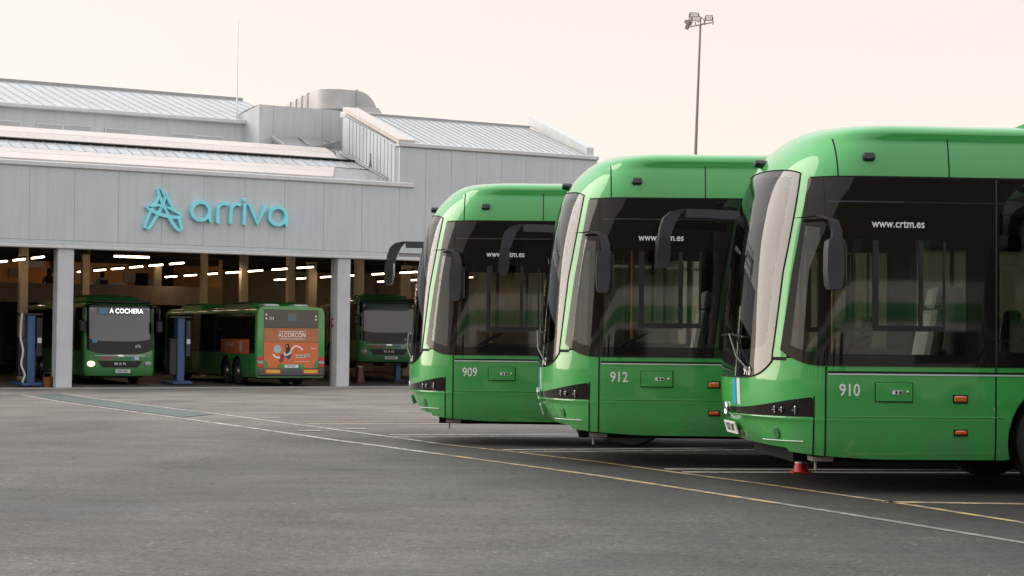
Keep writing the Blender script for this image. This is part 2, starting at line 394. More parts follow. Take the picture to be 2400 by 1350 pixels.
# ------------------------------------------------------------------ vehicle hull
class Hull:
    """body surface from rows (z, F front x on the centre line, C x where the flank starts, W half width)"""
    def __init__(s, keys, n=2.8, split=.6):
        s.k = np.array(keys, float); s.n = n; s.split = split
        d = np.sqrt(((s.k[1:, [0, 1, 3]] - s.k[:-1, [0, 1, 3]]) ** 2).sum(1)); s.u = np.concatenate([[0], np.cumsum(d)])
        x, y = s.u, s.k
        h = np.diff(x)[:, None]; dl = np.diff(y, axis=0) / h; mm = np.zeros_like(y)
        for c in range(4):
            for i in range(1, len(x) - 1):
                a, b = dl[i - 1, c], dl[i, c]
                mm[i, c] = 0 if a * b <= 0 else 3 * (h[i - 1, 0] + h[i, 0]) / ((2 * h[i, 0] + h[i - 1, 0]) / a + (h[i, 0] + 2 * h[i - 1, 0]) / b)
            mm[0, c], mm[-1, c] = dl[0, c], dl[-1, c]
        s.mm = mm
        us = np.linspace(0, s.u[-1], 1500); s.us = us; s.zs = np.array([s.at(u)[0] for u in us]); s.zs = np.maximum.accumulate(s.zs)
    def at(s, u):
        i = int(np.clip(np.searchsorted(s.u, u) - 1, 0, len(s.u) - 2)); h = s.u[i + 1] - s.u[i]; t = (u - s.u[i]) / h
        return (2 * t**3 - 3 * t**2 + 1) * s.k[i] + (t**3 - 2 * t**2 + t) * h * s.mm[i] + (-2 * t**3 + 3 * t**2) * s.k[i + 1] + (t**3 - t**2) * h * s.mm[i + 1]
    def uz(s, z): return float(np.interp(z, s.zs, s.us))
    def row(s, z): return s.at(s.uz(z))
    def fx(s, y, z, r_=None):
        _, F, C, W = s.row(z) if r_ is None else r_
        q = min(1, abs(y) / max(W, 1e-4)); return C - (C - F) * (1 - q ** s.n) ** (1 / s.n)
    def fy(s, x, z, r_=None):                         # near flank (negative y)
        _, F, C, W = s.row(z) if r_ is None else r_
        if x >= C: return -W
        q = min(1, (C - x) / (C - F)); return -W * (1 - q ** s.n) ** (1 / s.n)
    def P(s, x, y, z): return Vector((x, y, z))
    def nrm_xz(s, x, z):
        e = .01; a = Vector((x + e, s.fy(x + e, z), z)) - Vector((x - e, s.fy(x - e, z), z)); b = Vector((x, s.fy(x, z + e), z + e)) - Vector((x, s.fy(x, z - e), z - e))
        v = a.cross(b).normalized(); return v if v.y < 0 else -v
    def nrm_yz(s, y, z):
        e = .01; a = Vector((s.fx(y + e, z), y + e, z)) - Vector((s.fx(y - e, z), y - e, z)); b = Vector((s.fx(y, z + e), y, z + e)) - Vector((s.fx(y, z - e), y, z - e))
        v = a.cross(b).normalized(); return v if v.x < 0 else -v
    def side(s, x, z, off=0, sgn=-1):
        p = Vector((x, s.fy(x, z), z)) + s.nrm_xz(x, z) * off
        return p if sgn < 0 else Vector((p.x, -p.y, p.z))
    def front(s, y, z, off=0): return Vector((s.fx(y, z), y, z)) + s.nrm_yz(y, z) * off

def hull_body(H, name, mats, parent, xs, rear, zrows, zb, arches, hole, piece):
    """grid body split into named pieces; hole(p)->True drops a face; piece(p)->name"""
    rows = [(H.row(z) if z < H.k[-1, 0] - .2 else None, z) for z in zrows]
    us = [H.uz(z) for z in zrows if z < 3.20 and z < H.k[-1, 0] - .12]
    top = list(np.linspace(us[-1], H.u[-1] - .004, 22))[1:]
    RR = [H.at(u) for u in us] + [H.at(u) for u in top]
    RR[0][0] = zrows[0]
    n_th = 56; yq = (1 - H.split ** H.n) ** (1 / H.n)
    grid = []
    for r_ in RR:
        z, F, C, W = r_
        xm = C - (C - F) * H.split; xa = max(xs[-1], xm + .08); x1 = max(1.565, C + .05) if xs[-1] < .5 else xs[-1] + 1.6
        near = []
        for x in xs:
            near.append(x if x >= 1.565 and x >= x1 else xa + (x - xs[-1]) / (1.565 - xs[-1]) * (x1 - xa) if x <= 1.565 else x1 + (x - 1.565) / (xs[0] - 1.565) * (xs[0] - x1))
        near += [xa + (xm - xa) * k / 7 for k in range(1, 7)]
        row = [(x, H.fy(x, z, r_)) for x in near]
        fr = [-yq * W * math.cos(math.pi * k / n_th) for k in range(n_th + 1)]
        fr = [-yq * W * math.sin(math.pi / 2 * (1 - 2 * k / n_th)) for k in range(n_th + 1)]
        row += [(H.fx(y, z, r_), y) for y in fr]
        row += [(x, -H.fy(x, z, r_)) for x in near[::-1]]
        out_ = []
        for x, y in row:
            zz = z
            b = zb(x, y)
            if z < .7: zz = b + (z - zrows[0]) / (.7 - zrows[0]) * (.7 - b)
            out_.append(Vector((x, y, zz)))
        grid.append(out_)
    nr, nc = len(grid), len(grid[0])
    V = [p for r_ in grid for p in r_]
    faces = []
    for a in range(nr - 1):
        for b in range(nc - 1): faces.append((a * nc + b, (a + 1) * nc + b, (a + 1) * nc + b + 1, a * nc + b + 1))
    for a in range(nr - 1): faces.append((a * nc, a * nc + nc - 1, (a + 1) * nc + nc - 1, (a + 1) * nc))
    keep = []; snap = set(); used = set()
    for f in faces:
        c = sum((V[i] for i in f), Vector()) / 4
        dead = False
        for ax, az, ar in arches:
            if abs(c.y) > 1.0 and math.hypot(c.x - ax, c.z - az) < ar and c.x < rear - .1: dead = True; snap.update((i, ax, az, ar) for i in f)
        if dead or hole(c): continue
        keep.append((f, piece(c))); used.update(f)
    for i, ax, az, ar in snap:
        if i in used:
            d = Vector((V[i].x - ax, 0, V[i].z - az)); d = d.normalized() * ar; V[i].x = ax + d.x; V[i].z = max(az + d.z, V[i].z if V[i].z < .36 else 0)
    me = bpy.data.meshes.new('tmp'); me.from_pydata(V, [], faces)
    bm = bmesh.new(); bm.from_mesh(me); bmesh.ops.recalc_face_normals(bm, faces=bm.faces); bm.to_mesh(me); bm.free(); me.update()
    N = [Vector(v.normal) for v in me.vertices]
    bpy.data.meshes.remove(me)
    objs = {}
    for pn in dict.fromkeys(k for _, k in keep):
        fs = [f for f, k in keep if k == pn]; ids = {}
        for f in fs:
            for i in f: ids.setdefault(i, len(ids))
        nm = pn.split('#')[0]
        me = bpy.data.meshes.new(nm); me.from_pydata([V[i] for i in ids], [], [[ids[i] for i in f] for f in fs])
        me.materials.append(mats); me.polygons.foreach_set('use_smooth', [True] * len(me.polygons))
        nn = [N[i] for i in ids]
        # make winding agree with the outward normals
        bm = bmesh.new(); bm.from_mesh(me)
        for f in bm.faces:
            if f.normal.dot(sum((nn[v.index] for v in f.verts), Vector())) < 0: f.normal_flip()
        bm.to_mesh(me); bm.free()
        if 'rear' not in nm: me.normals_split_custom_set_from_vertices(nn)
        objs[pn] = link(nm, me, parent)
    return objs

def strip_x(H, mb, x, z0, z1, wd, off=.003, mi=0, n=14, sgn=-1):      # vertical strip on the flank
    for s_ in ([sgn] if sgn else [-1, 1]):
        mb.grid([[H.side(x - wd / 2, z0 + (z1 - z0) * k / n, off, s_), H.side(x + wd / 2, z0 + (z1 - z0) * k / n, off, s_)] for k in range(n + 1)], mi)
def strip_z(H, mb, z, x0, x1, wd, off=.003, mi=0, n=10, sgn=-1):
    X_ = list(np.linspace(x0, x1, n + 1)) if x1 < 2 else list(np.linspace(x0, .7, 16)) + [x1]
    mb.grid([[H.side(x, z - wd / 2, off, sgn), H.side(x, z + wd / 2, off, sgn)] for x in X_], mi)

def wheel(parent, x, y, r=.48, wd=.28):
    M = Matrix.Translation((x, y, r)) @ Matrix.Rotation(R(90) * (1 if y < 0 else -1), 4, 'X')
    t = MB().lathe([(r * .55, -wd / 2), (r * .93, -wd / 2), (r, -wd / 2 + .04), (r, wd / 2 - .04), (r * .93, wd / 2), (r * .62, wd / 2), (r * .60, wd / 2 - .03)], 28, 0, M).build('wheel', RUBBER, parent)
    rm = MB().lathe([(r * .60, wd / 2 - .035), (r * .55, wd / 2 - .01), (r * .5, wd / 2 - .05), (r * .3, wd / 2 - .02), (r * .26, wd / 2 + .04), (r * .1, wd / 2 + .05)], 20, 0, M).build('rim', STEEL, t)
    return t

def make_seat(mb, x, y, z, mi=0, s=1):
    mb.box(x, x + .45 * s, y - .22, y + .22, z, z + .10, mi, bev=.03)
    M = Matrix.Translation((x + .42 * s, y, z + .06)) @ Matrix.Rotation(R(9), 4, 'Y')
    mb.box(-.05, .05, -.22, .22, 0, .70 * s, mi, M, bev=.03)

# ------------------------------------------------------------------ the electric buses
KE = [(.31, -.50, .14, 1.25), (.42, -.555, .14, 1.268), (.56, -.60, .15, 1.274), (.645, -.63, .15, 1.275), (.665, -.655, .15, 1.277), (.685, -.64, .15, 1.275), (.82, -.655, .15, 1.275),
      (1.0, -.655, .15, 1.275), (1.26, -.64, .16, 1.275), (1.65, -.615, .18, 1.272), (2.15, -.57, .23, 1.268), (2.57, -.50, .29, 1.262),
      (2.87, -.42, .37, 1.255), (3.0, -.36, .42, 1.240), (3.10, -.295, .48, 1.222), (3.19, -.215, .54, 1.200), (3.235, -.17, .58, 1.185),
      (3.268, -.13, .61, 1.212), (3.31, -.07, .66, 1.185), (3.35, .0, .72, 1.10), (3.38, .08, .8, .92), (3.40, .2, .9, .65), (3.408, .4, 1.05, .3), (3.41, .6, 1.2, .02)]
HE = Hull(KE, n=2.25)
def e_xw(z): return float(np.interp(z, [1.0, 1.23, 2.0, 2.94, 3.05], [-.430, -.422, -.335, -.165, -.135]))   # windscreen edge
def e_xq(z): return float(np.interp(z, [1.0, 1.28, 2.0, 2.86], [-.375, -.365, -.27, -.120]))                # quarter glass edge
def e_yw(z): return -HE.fy(e_xw(z), z)
REAR_E = 11.3
def e_zb(x, y): return float(np.interp(x if abs(y) > 1.0 else -.5, [-.6, -.45, -.1, .45], [.42, .385, .345, .31])) + (.03 * (1 - (abs(y) / 1.0) ** 2) if abs(y) < 1 else 0)
PANES = [0, 1.565, 3.15, 4.73, 6.31, 7.89, 9.47, 11.05]

def make_e_bus():
    b = empty('electric_bus', (0, 0, 0), 0, 'x', 'bus', 'green electric buses parked in a row')
    xs = []
    x = REAR_E
    fine = lambda x: any(abs(x - c) < .75 for c in (2.27, 8.55))
    while x > 1.6:
        xs.append(x); x = round(x - (.055 if fine(x) else .25), 4)
    xs += [1.565, 1.35, 1.13, .95, .75, .55, .35, .22, .11, .05, 0, -.05, -.1]
    zr = [.31, .36, .42, .48, .54, .59, .63, .655, .668, .682, .70, .76, .82, .88, .94, 1.0, 1.05, 1.10, 1.15] + [1.15 + (2.865 - 1.15) * k / 26 for k in range(1, 27)] + [2.92, 2.97, 3.02, 3.07, 3.12, 3.17, 3.21]
    def hole(c):
        if c.x < .4 and abs(c.y) < e_yw(c.z) - .035 and 1.10 + .16 * min(1, abs(c.y) / e_yw(c.z) + .05) ** 8 < c.z < 2.9 and c.x < e_xw(c.z): return True
        if abs(c.y) > .95 and 1.2 < c.z < 2.82 and e_xq(c.z) + .05 < c.x < REAR_E - .25: return True
        return False
    def piece(c):
        if c.x > REAR_E - .001: return 'rear_panel'
        if abs(c.y) < 1.3 and c.z > 2.865:
            if c.x < .11: return 'roof_front'
            for k, (a, q) in enumerate(((.11, 1.13), (1.13, 3.6), (3.6, 6.1), (6.1, 8.6), (8.6, 12))):
                if a <= c.x < q: return 'roof_panel#%d' % k
        if c.z < 1.15:
            sd = 'n' if c.y < 0 else 'f'
            if c.x < -.1 or abs(c.y) < .9: return 'front_panel'
            if c.x < 0: return 'corner_panel#' + sd
            for k, (a, q) in enumerate(zip(PANES, PANES[1:] + [12])):
                if a <= c.x < q: return 'skirt_panel#%s%d' % (sd, k)
        return 'body_shell'
    ob = hull_body(HE, 'body', GREEN, b, xs, REAR_E, zr, e_zb, [(2.27, .48, .59), (8.55, .48, .59)], hole, piece)
    shell = ob['body_shell']
    H = HE
    # dark joints, trim and crease lines
    j = MB()
    for s_ in (-1, 1):
        strip_x(H, j, -.1, .345, .875, .013, sgn=s_); strip_x(H, j, 0, .335, 1.148, .015, sgn=s_)
        for x in PANES[1:]: strip_x(H, j, x, .31 if not (1.6 < x < 3 or 7.9 < x < 9.1) else 1.0, 1.148, .015, sgn=s_)
        for x in (.115, 1.13, 3.6, 6.1, 8.6): strip_x(H, j, x, 2.866, 3.24, .011, sgn=s_)
        strip_z(H, j, 1.097, .02, 11, .017, sgn=s_, n=4)
        strip_z(H, j, 2.868, -.11, 11, .016, sgn=s_, n=12, off=.002)
    j.grid([[H.side(e_xw(1.2) + .10 * k / 6, 1.205 - .01, .005), H.side(e_xw(1.2) + .10 * k / 6, 1.225, .005)] for k in range(7)])
    j.build('panel_joint', BLACKM, shell)
    t = MB()
    for s_ in (-1, 1):
        strip_z(H, t, 1.078, .02, 11, .012, off=.006, sgn=s_, n=4)
    t.build('trim_strip', LGREY, shell)
    cr_ = MB()
    for s_ in (-1, 1):
        for k in range(1):
            P = []
            for i in range(9):
                x = .01 + 1.63 * i / 8
                P.append([H.side(x, .695 + .006 * math.cos(a), .002 + .006 * math.sin(a), s_) for a in (0, 1.0, 2.1, 3.14)])
            cr_.grid(P)
    cr_.build('crease', GREEN, shell)
    # windscreen
    nI, nJ = 44, 30; P = []; wn = []
    for jx in range(nJ + 1):
        v = jx / nJ; row = []
        for i in range(nI + 1):
            q = -1 + 2 * i / nI; g = math.sin(math.pi / 2 * q)
            z0 = 1.03 + (2.985 - 1.03) * v
            zbm = 1.03 + .16 * abs(g) ** 8; ztm = 2.985 - .04 * abs(g) ** 2 - .03 * abs(g) ** 12
            z = zbm + (ztm - zbm) * v; y = g * e_yw(z)
            row.append(H.front(max(-1.25, min(1.25, y)), z, .005))
        P.append(row); 
    ws = MB().grid(P, mfun=lambda a, c: 1 if a < 4 or c < 6 or c > nI - 7 or a > nJ - 2 else 0).build('windscreen', [WGLASS, WFRIT], b, smooth=60)
    edge = [P[0][i] for i in range(nI + 1)] + [P[k][nI] for k in range(1, nJ + 1)] + [P[nJ][i] for i in range(nI - 1, -1, -1)] + [P[k][0] for k in range(nJ - 1, -1, -1)]
    MB().tube(edge, .007, 5, cap=False).build('windscreen_seal', BLACKM, ws)
    # A pillars, quarter glass, side panes
    for s_ in (-1, 1):
        P = []
        for k in range(25):
            z = 1.205 + (2.90 - 1.205) * k / 24
            P.append([H.side(e_xw(z) - .03 + (e_xq(z) + .05 - e_xw(z)) * i / 6, z, .002, s_) for i in range(7)])
        MB().grid(P).build('pillar', GREEN, b, smooth=60)
        P = []
        for k in range(31):
            v = k / 30; row = []
            for i in range(11):
                g = i / 10; zb_ = 1.15 + .14 * (1 - g) ** 2.5; z = zb_ + (2.86 - zb_) * v
                row.append(H.side(e_xq(z) + (-.004 - e_xq(z)) * g, z, .005, s_))
            P.append(row)
        mf = lambda a, c: 0 if 2 <= a <= 21 and 2 <= c <= 7 else 1
        qg = MB().grid(P, mfun=mf).build('quarter_glass', [GLASS, FRIT], b, smooth=60)
        fr_ = MB(); strip_x(H, fr_, 0, 1.155, 2.857, .05, off=.0015, sgn=s_, n=20); fr_.build('window_post', FRIT, qg)
        m_ = MB(); strip_z(H, m_, 2.50, e_xq(2.5) + .01, 0, .012, off=.007, sgn=s_); m_.build('divider', GREYP, qg)
        for a, q in zip(PANES, PANES[1:]):
            hi = a + 1.28 if a == 0 else q - .03
            xx = [a + .004] + ([.045, .08, .12, .16, .21, .27, .34, .42, .6, .9, 1.1, 1.28, q - .10] if a == 0 else [a + .03, a + .5, a + 1.0, q - .03]) + [q - .004]
            zz = [1.15, 1.26, 1.5, 1.75, 2.0, 2.15, 2.30, 2.45, 2.66, 2.76, 2.86]; zh = 2.30 if a == 0 else 2.66
            P = [[H.side(x, z, .005, s_) for x in xx] for z in zz]
            w_ = MB().grid(P, mfun=lambda r_, c: 0 if zz[r_] >= 1.25 and zz[r_ + 1] <= zh + .01 and xx[c] >= a + .029 and xx[c + 1] <= hi + .01 else 1).build('side_window', [GLASS, FRIT], b, smooth=60)
            d_ = MB(); strip_z(H, d_, 2.64, a + .02, q - .02, .012, off=.008, sgn=s_, n=14); d_.build('divider', GREYP, w_)
            strip = MB(); strip_x(H, strip, q, 1.16, 2.855, .012, off=.007, sgn=s_); strip.build('window_joint', GREYP, w_)
            if a == 0:
                f_ = MB(); y = -1.282 * (1 if s_ < 0 else -1)
                y0, y1 = (y, y + .02) if s_ < 0 else (y - .02, y)
                for bx in ((.42, .475, 1.47, 2.29), (.845, .885, 1.52, 2.29), (.475, 1.07, 1.47, 1.52), (1.07, 1.09, 1.47, 2.29)):
                    f_.box(bx[0], bx[1], y0, y1, bx[2], bx[3])
                f_.build('window_frame', BLACK, w_)
    # headlight band
    zt = lambda y: .745 + .13 * (abs(y) / 1.25) ** 3; zbm = lambda y: .675 + .012 * abs(y)
    P = []
    hb = MB()
    N_ = 40
    pl = []
    for i in range(N_ + 1):
        q = -1 + 2 * i / N_; pl.append(1.16 * math.sin(math.pi / 2 * q))
    hb.grid([[H.front(y, zbm(y) + (zt(y) - zbm(y)) * k / 4, .004) for y in pl] for k in range(5)])
    for s_ in (-1, 1):
        x0 = H.fx(1.16, .75)
        rows = []
        for k in range(5):
            row = []
            for i in range(9):
                x = x0 + (-.107 - x0) * i / 8
                y = abs(H.fy(x, .75)); a, c = zbm(y), min(zt(y), .875 - (.03 if i == 8 else 0))
                row.append(H.side(x, a + (c - a) * k / 4, .004, s_))
            rows.append(row)
        hb.grid(rows)
    band = hb.build('headlight_band', FRIT, b, smooth=60)
    for s_ in (-1, 1):
        for x, hh in ((-.40, .034), (-.35, .026), (-.25, .040)):
            p = H.side(x, .745, .008, s_); nn = H.nrm_xz(x, .745); nn = Vector((nn.x, nn.y * (1 if s_ < 0 else -1), nn.z))
            M = face_M(p, nn)
            hl = MB().lathe([(.030, -.012), (.031, .002), (.027, .003), (.022, -.004), (.01, -.008)], 16, 0, M).build('headlight', FRIT, band)
            MB().box(-.006, .006, -hh, hh, 0, .008, M=M, bev=.003).box(-.03, -.006, -.004, .004, 0, .006, M=M).build('light_guide', CHROME, hl)
    em = H.front(0, .72, .015)
    MB().lathe([(.070, -.01), (.072, .006), (.062, .012), (.056, .004), (.02, .003)], 24, 0, face_M(em, H.nrm_yz(0, .72))).build('emblem', CHROME, b)
    # stripes and faint mark on the front
    for nm, mm_, y0, wd in (('blue_stripe', CYAN, -.30, .10), ('grey_stripe', LGREY, -.42, .075)):
        MB().grid([[H.front(y0 + .10 * (z - .9) + wd * k / 2 - wd / 2, z, .0025) for k in range(3)] for z in np.linspace(.77, 1.02, 8)], 0).build(nm, mm_, b)
    # plate
    M = face_M(H.front(-.02, .545, .018), H.nrm_yz(0, .545))
    pl_ = MB().box(-.26, .26, -.06, .06, -.006, .006, M=M).build('number_plate', PLATE, b)
    text('plate_text', '1357 LMT', .10, BLACKM, pl_, M @ Matrix.Translation((0, 0, .008)), .95)
    # fog lamp recess + lower lip line
    for s_ in (-1, 1):
        p = H.side(-.38, .53, .002, s_); nn = H.nrm_xz(-.38, .53); nn = Vector((nn.x, nn.y * (1 if s_ < 0 else -1), nn.z))
        MB().lathe([(.055, 0), (.05, .003), (.03, .002)], 16, 0, face_M(p, nn) @ Matrix.Diagonal((.6, 1, 1, 1))).build('fog_lamp', mat_dark_green, b)
        MB().tube([H.side(x, .465, .004, s_) for x in np.linspace(-.46, -.18, 8)], .004, 5).build('lip_line', PLATE, b)
    # flap, lock, label, lamps
    for s_ in (-1,):
        fl = MB().box(.455, .79, -1.290, -1.272, .835, 1.0, bev=.004).build('fuel_flap', GREEN, b)
        g_ = MB()
        for q in ((.447, .798, .828, .835), (.447, .798, 1.0, 1.006), (.447, .455, .835, 1.0), (.79, .798, .835, 1.0)): g_.box(q[0], q[1], -1.279, -1.273, q[2], q[3])
        g_.build('flap_gap', BLACKM, fl)
        MB().box(.605, .695, -1.294, -1.289, .90, .935).build('flap_label', WHITE, fl)
        MB().box(.63, .65, -1.2965, -1.2935, .905, .93).box(.665, .69, -1.2965, -1.2935, .905, .93).build('label_mark', BLACKM, fl)
        MB().lathe([(.015, -.006), (.015, .004), (.008, .006)], 12, 0, face_M((.745, -1.290, .918), (0, -1, 0))).build('lock', CHROME, fl)
    for s_ in (-1, 1):
        for nm, mm_, x, z, wx, wz in (('marker_lamp', AMBER, 1.235, .862, .118, .056), ('reflector', AMBER, 1.24, .557, .108, .040)):
            y = s_ * 1.276
            o_ = MB().box(x - wx / 2, x + wx / 2, min(y, y + s_ * .022), max(y, y + s_ * .022), z - wz / 2, z + wz / 2, bev=.010)
            o_.build(nm, mm_ if nm == 'marker_lamp' else AMBER2, b)
            MB().box(x - wx / 2 - .01, x + wx / 2 + .01, min(y, y + s_ * .006), max(y, y + s_ * .006), z - wz / 2 - .01, z + wz / 2 + .01).build('lamp_gasket', BLACKM, b)
        p = H.side(.39, 3.05, .012, s_); nn = H.nrm_xz(.39, 3.05)
        M = face_M(p, Vector((nn.x, nn.y * (1 if s_ < 0 else -1), nn.z)))
        MB().box(-.055, .055, -.037, .037, -.02, .022, M=M, bev=.014).build('side_camera', BLACK, b)
    p = H.front(.0, 3.07, .03)
    MB().lathe([(.05, -.05), (.055, 0), (.045, .045), (.02, .05)], 14, 0, face_M(p, (-1, 0, .1)) @ Matrix.Diagonal((1.2, .8, 1.3, 1))).build('front_camera', BLACK, b)
    # website lettering on the first side window
    text('lettering', 'www.crtm.es', .105, WHITE, b, face_M((.655, -1.2795, 2.44), (0, -1, 0)), .86)
    # near mirror hanging on a bracket outside the pillar
    mr = MB().loft([[(x0, y0, z) for x0, y0 in ((-.05 + i_, -1.50), (.10 - i_, -1.50), (.135 - i_, -1.45), (.135 - i_, -1.30), (.02, -1.27), (-.05 + i_, -1.33))] for z, i_ in ((1.835, .035), (1.87, .012), (2.0, 0), (2.2, .004), (2.27, .012), (2.29, .035))]).build('mirror', GREYP, b, smooth=45)
    MB().box(.1355, .139, -1.445, -1.315, 1.88, 2.24).build('mirror_glass', mat_mirror, mr)
    MB().loft([[(x - .045, y - .03, z), (x + .045, y - .03, z), (x + .045, y + .03, z), (x - .045, y + .03, z)] for x, y, z in ((-.23, -1.15, 2.49), (-.08, -1.32, 2.50), (.02, -1.39, 2.46), (.055, -1.40, 2.36), (.055, -1.40, 2.27))]).build('mirror_arm', GREYP, mr, smooth=50)
    # far mirror on its long forward arm
    arm = MB().loft([[(x - n_ * .0, y - wy, z - hz), (x, y + wy, z - hz), (x, y + wy, z + hz), (x, y - wy, z + hz)] for x, y, z, n_, wy, hz in ((-.28, 1.15, 2.66, 0, .05, .045), (-.62, 1.24, 2.68, 0, .05, .045), (-.86, 1.27, 2.685, 0, .05, .045))])
    arm.loft([[(x - wx, y - .055, z), (x + wx, y - .055, z), (x + wx + dx, y + .055, z), (x - wx + dx, y + .055, z)] for x, y, z, wx, dx in ((-.86, 1.27, 2.728, .04, 0), (-.95, 1.275, 2.70, .065, 0), (-1.01, 1.28, 2.64, .075, 0), (-1.05, 1.28, 2.54, .07, 0), (-1.08, 1.28, 2.42, .058, 0))])
    fm = arm.build('mirror_arm', GREYP, b, smooth=55)
    MB().loft([[(x - wx, 1.16, z), (x + wx, 1.14, z), (x + wx, 1.40, z), (x - wx, 1.38, z)] for x, z, wx in ((-1.085, 2.44, .04), (-1.085, 2.41, .06), (-1.09, 2.25, .065), (-1.10, 2.14, .055), (-1.10, 2.11, .035))]).build('mirror', BLACK, fm, smooth=50)
    # wiper
    wp = MB(); wp.tube([H.front(-.66, 1.10, .03), H.front(-.45, 1.22, .05), H.front(-.18, 1.43, .045)], .010, 6)
    wp.tube([H.front(-.55, 1.40, .03), H.front(-.18, 1.43, .03), H.front(.30, 1.42, .03)], .009, 6)
    wp.build('wiper', BLACK, b)
    # roof pod
    P = []
    for x, h in ((1.75, .005), (1.95, .09), (2.2, .12), (8, .12), (8.3, .0)):
        P.append([(x, y, 3.33 + (h if abs(y) < 1.0 else -.02)) for y in (-1.03, -.98, -.5, .5, .98, 1.03)])
    MB().grid(P).build('roof_pod', GREEN, b, smooth=40)
    # inside
    it = MB(); it.box(.15, 11.1, -.79, .79, .50, .56, 0)
    for q0, q1 in ((.15, 1.64), (2.90, 7.92), (9.18, 11.1)):
        it.box(q0, q1, -1.17, -.79, .50, .56, 0); it.box(q0, q1, .79, 1.17, .50, .56, 0); it.box(q0, q1, -1.20, -1.17, .56, 1.14, 0); it.box(q0, q1, 1.17, 1.20, .56, 1.14, 0)
    it.box(.2, 11.1, -1.2, 1.2, 2.72, 2.76, 1)
    it.build('interior_lining', [INNER, CEIL], b, smooth=0)
    MB().loft([[(x - (.16 if abs(y) < .5 and x < -.2 else 0), y, z) for x, z in ((-.32, 1.02), (-.31, 1.15), (-.22, 1.20), (.10, 1.26), (.24, 1.20), (.22, 1.02))] for y in (-.86, -.45, .45, .86)]).build('dashboard', mat_dash2, b)
    MB().box(-.30, -.02, -.8, .8, 2.53, 2.80).build('destination_display', BLACKM, b)
    sw = MB(); Mw = Matrix.Translation((.40, -.60, 1.34)) @ Matrix.Rotation(R(-28), 4, 'Y')
    sw.tube([Mw @ Vector((.22 * math.cos(a), .22 * math.sin(a), 0)) for a in np.linspace(0, 2 * math.pi, 21)], .014, 6); sw.tube([Mw @ Vector((-.2, 0, 0)), Mw @ Vector((.2, 0, 0))], .012, 6); sw.tube([(.40, -.6, 1.34), (.2, -.6, 1.05)], .03, 6)
    sw.build('steering_wheel', BLACK, b)
    ds = MB(); ds.box(.62, 1.08, -.84, -.36, 1.02, 1.14, bev=.04)
    Md = Matrix.Translation((1.08, -.6, 1.10)) @ Matrix.Rotation(R(10), 4, 'Y'); ds.box(-.06, .06, -.24, .24, 0, .58, 0, Md, bev=.04); ds.box(-.05, .05, -.13, .13, .60, .80, 0, Md, bev=.03)
    ds.box(.75, .95, -.7, -.5, .56, 1.02)
    ds.build('driver_seat', SEAT, b)
    cb = MB(); cb.box(1.42, 1.47, -1.16, -.25, .56, 1.9); cb.box(.35, 1.42, -.27, -.24, .56, 1.3); cb.build('cab_partition', DASH, b)
    st = MB()
    for x in (3.2, 4.0, 4.8, 5.6, 6.4, 7.2, 8.0, 9.2, 10.0):
        for y in (-.9, .9): make_seat(st, x, y, .95)
    st.build('passenger_seats', SEATD, b)
    po = MB()
    for x, y in ((.42, .15), (1.75, -.35), (2.6, .4), (4.4, -.4), (5.9, .4), (7.6, -.4)): po.tube([(x, y, .56), (x, y, 2.72)], .018, 6)
    po.build('grab_pole', ORANGE, b)
    ch = MB(); ch.box(-.2, 11.0, -.86, .86, .26, .50); ch.box(.45, 1.6, -1.2, 1.2, .33, .5); ch.box(2.95, 7.9, -1.2, 1.2, .33, .5); ch.box(9.2, 11.1, -1.2, 1.2, .33, .5)
    ch.build('chassis', BLACKM, b)
    br = MB(); br.box(-.09, .10, -1.16, -.95, .285, .325); br.tube([(-.05, -1.1, .285), (-.05, -1.1, .20)], .012, 6); br.build('bracket', POLE, b)
    for x in (2.27, 8.55):
        for y in (-1.09, 1.09):
            s_ = -1 if y < 0 else 1; an = np.linspace(-.3, math.pi + .3, 15)
            MB().grid([[(x + .60 * math.cos(q), yy, .48 + .60 * math.sin(q)) for q in an] for yy in (s_ * 1.262, s_ * .80)]).build('wheel_arch', BLACKM, b)
            wheel(b, x, y)
    return b
def dust(m):
    n = m.node_tree; L = n.links; b = n.nodes['Principled BSDF']; src = b.inputs['Base Color'].links[0].from_socket
    g = n.nodes.new('ShaderNodeTexCoord'); sx = n.nodes.new('ShaderNodeSeparateXYZ'); L.new(g.outputs['Object'], sx.inputs[0])
    mp = n.nodes.new('ShaderNodeMapping'); mp.inputs['Scale'].default_value = (2.5, 2.5, .9); L.new(g.outputs['Object'], mp.inputs[0])
    t = n.nodes.new('ShaderNodeTexNoise'); t.inputs['Scale'].default_value = 3; t.inputs['Detail'].default_value = 8; t.inputs['Roughness'].default_value = .7; L.new(mp.outputs[0], t.inputs['Vector'])
    h = n.nodes.new('ShaderNodeMapRange'); h.inputs[1].default_value = .95; h.inputs[2].default_value = .30; h.inputs[3].default_value = .0; h.inputs[4].default_value = .55; L.new(sx.outputs[2], h.inputs[0])
    q = n.nodes.new('ShaderNodeMath'); q.operation = 'MULTIPLY'; L.new(h.outputs[0], q.inputs[0])
    r = n.nodes.new('ShaderNodeMapRange'); r.inputs[1].default_value = .38; r.inputs[2].default_value = .75; L.new(t.outputs['Fac'], r.inputs[0]); L.new(r.outputs[0], q.inputs[1])
    x = n.nodes.new('ShaderNodeMix'); x.data_type = 'RGBA'; L.new(q.outputs[0], x.inputs[0]); L.new(src, x.inputs[6]); x.inputs[7].default_value = (.13, .13, .10, 1); L.new(x.outputs[2], b.inputs['Base Color'])
    k = n.nodes.new('ShaderNodeMath'); k.operation = 'SUBTRACT'; k.inputs[0].default_value = 1; L.new(q.outputs[0], k.inputs[1]); L.new(k.outputs[0], b.inputs['Coat Weight'])
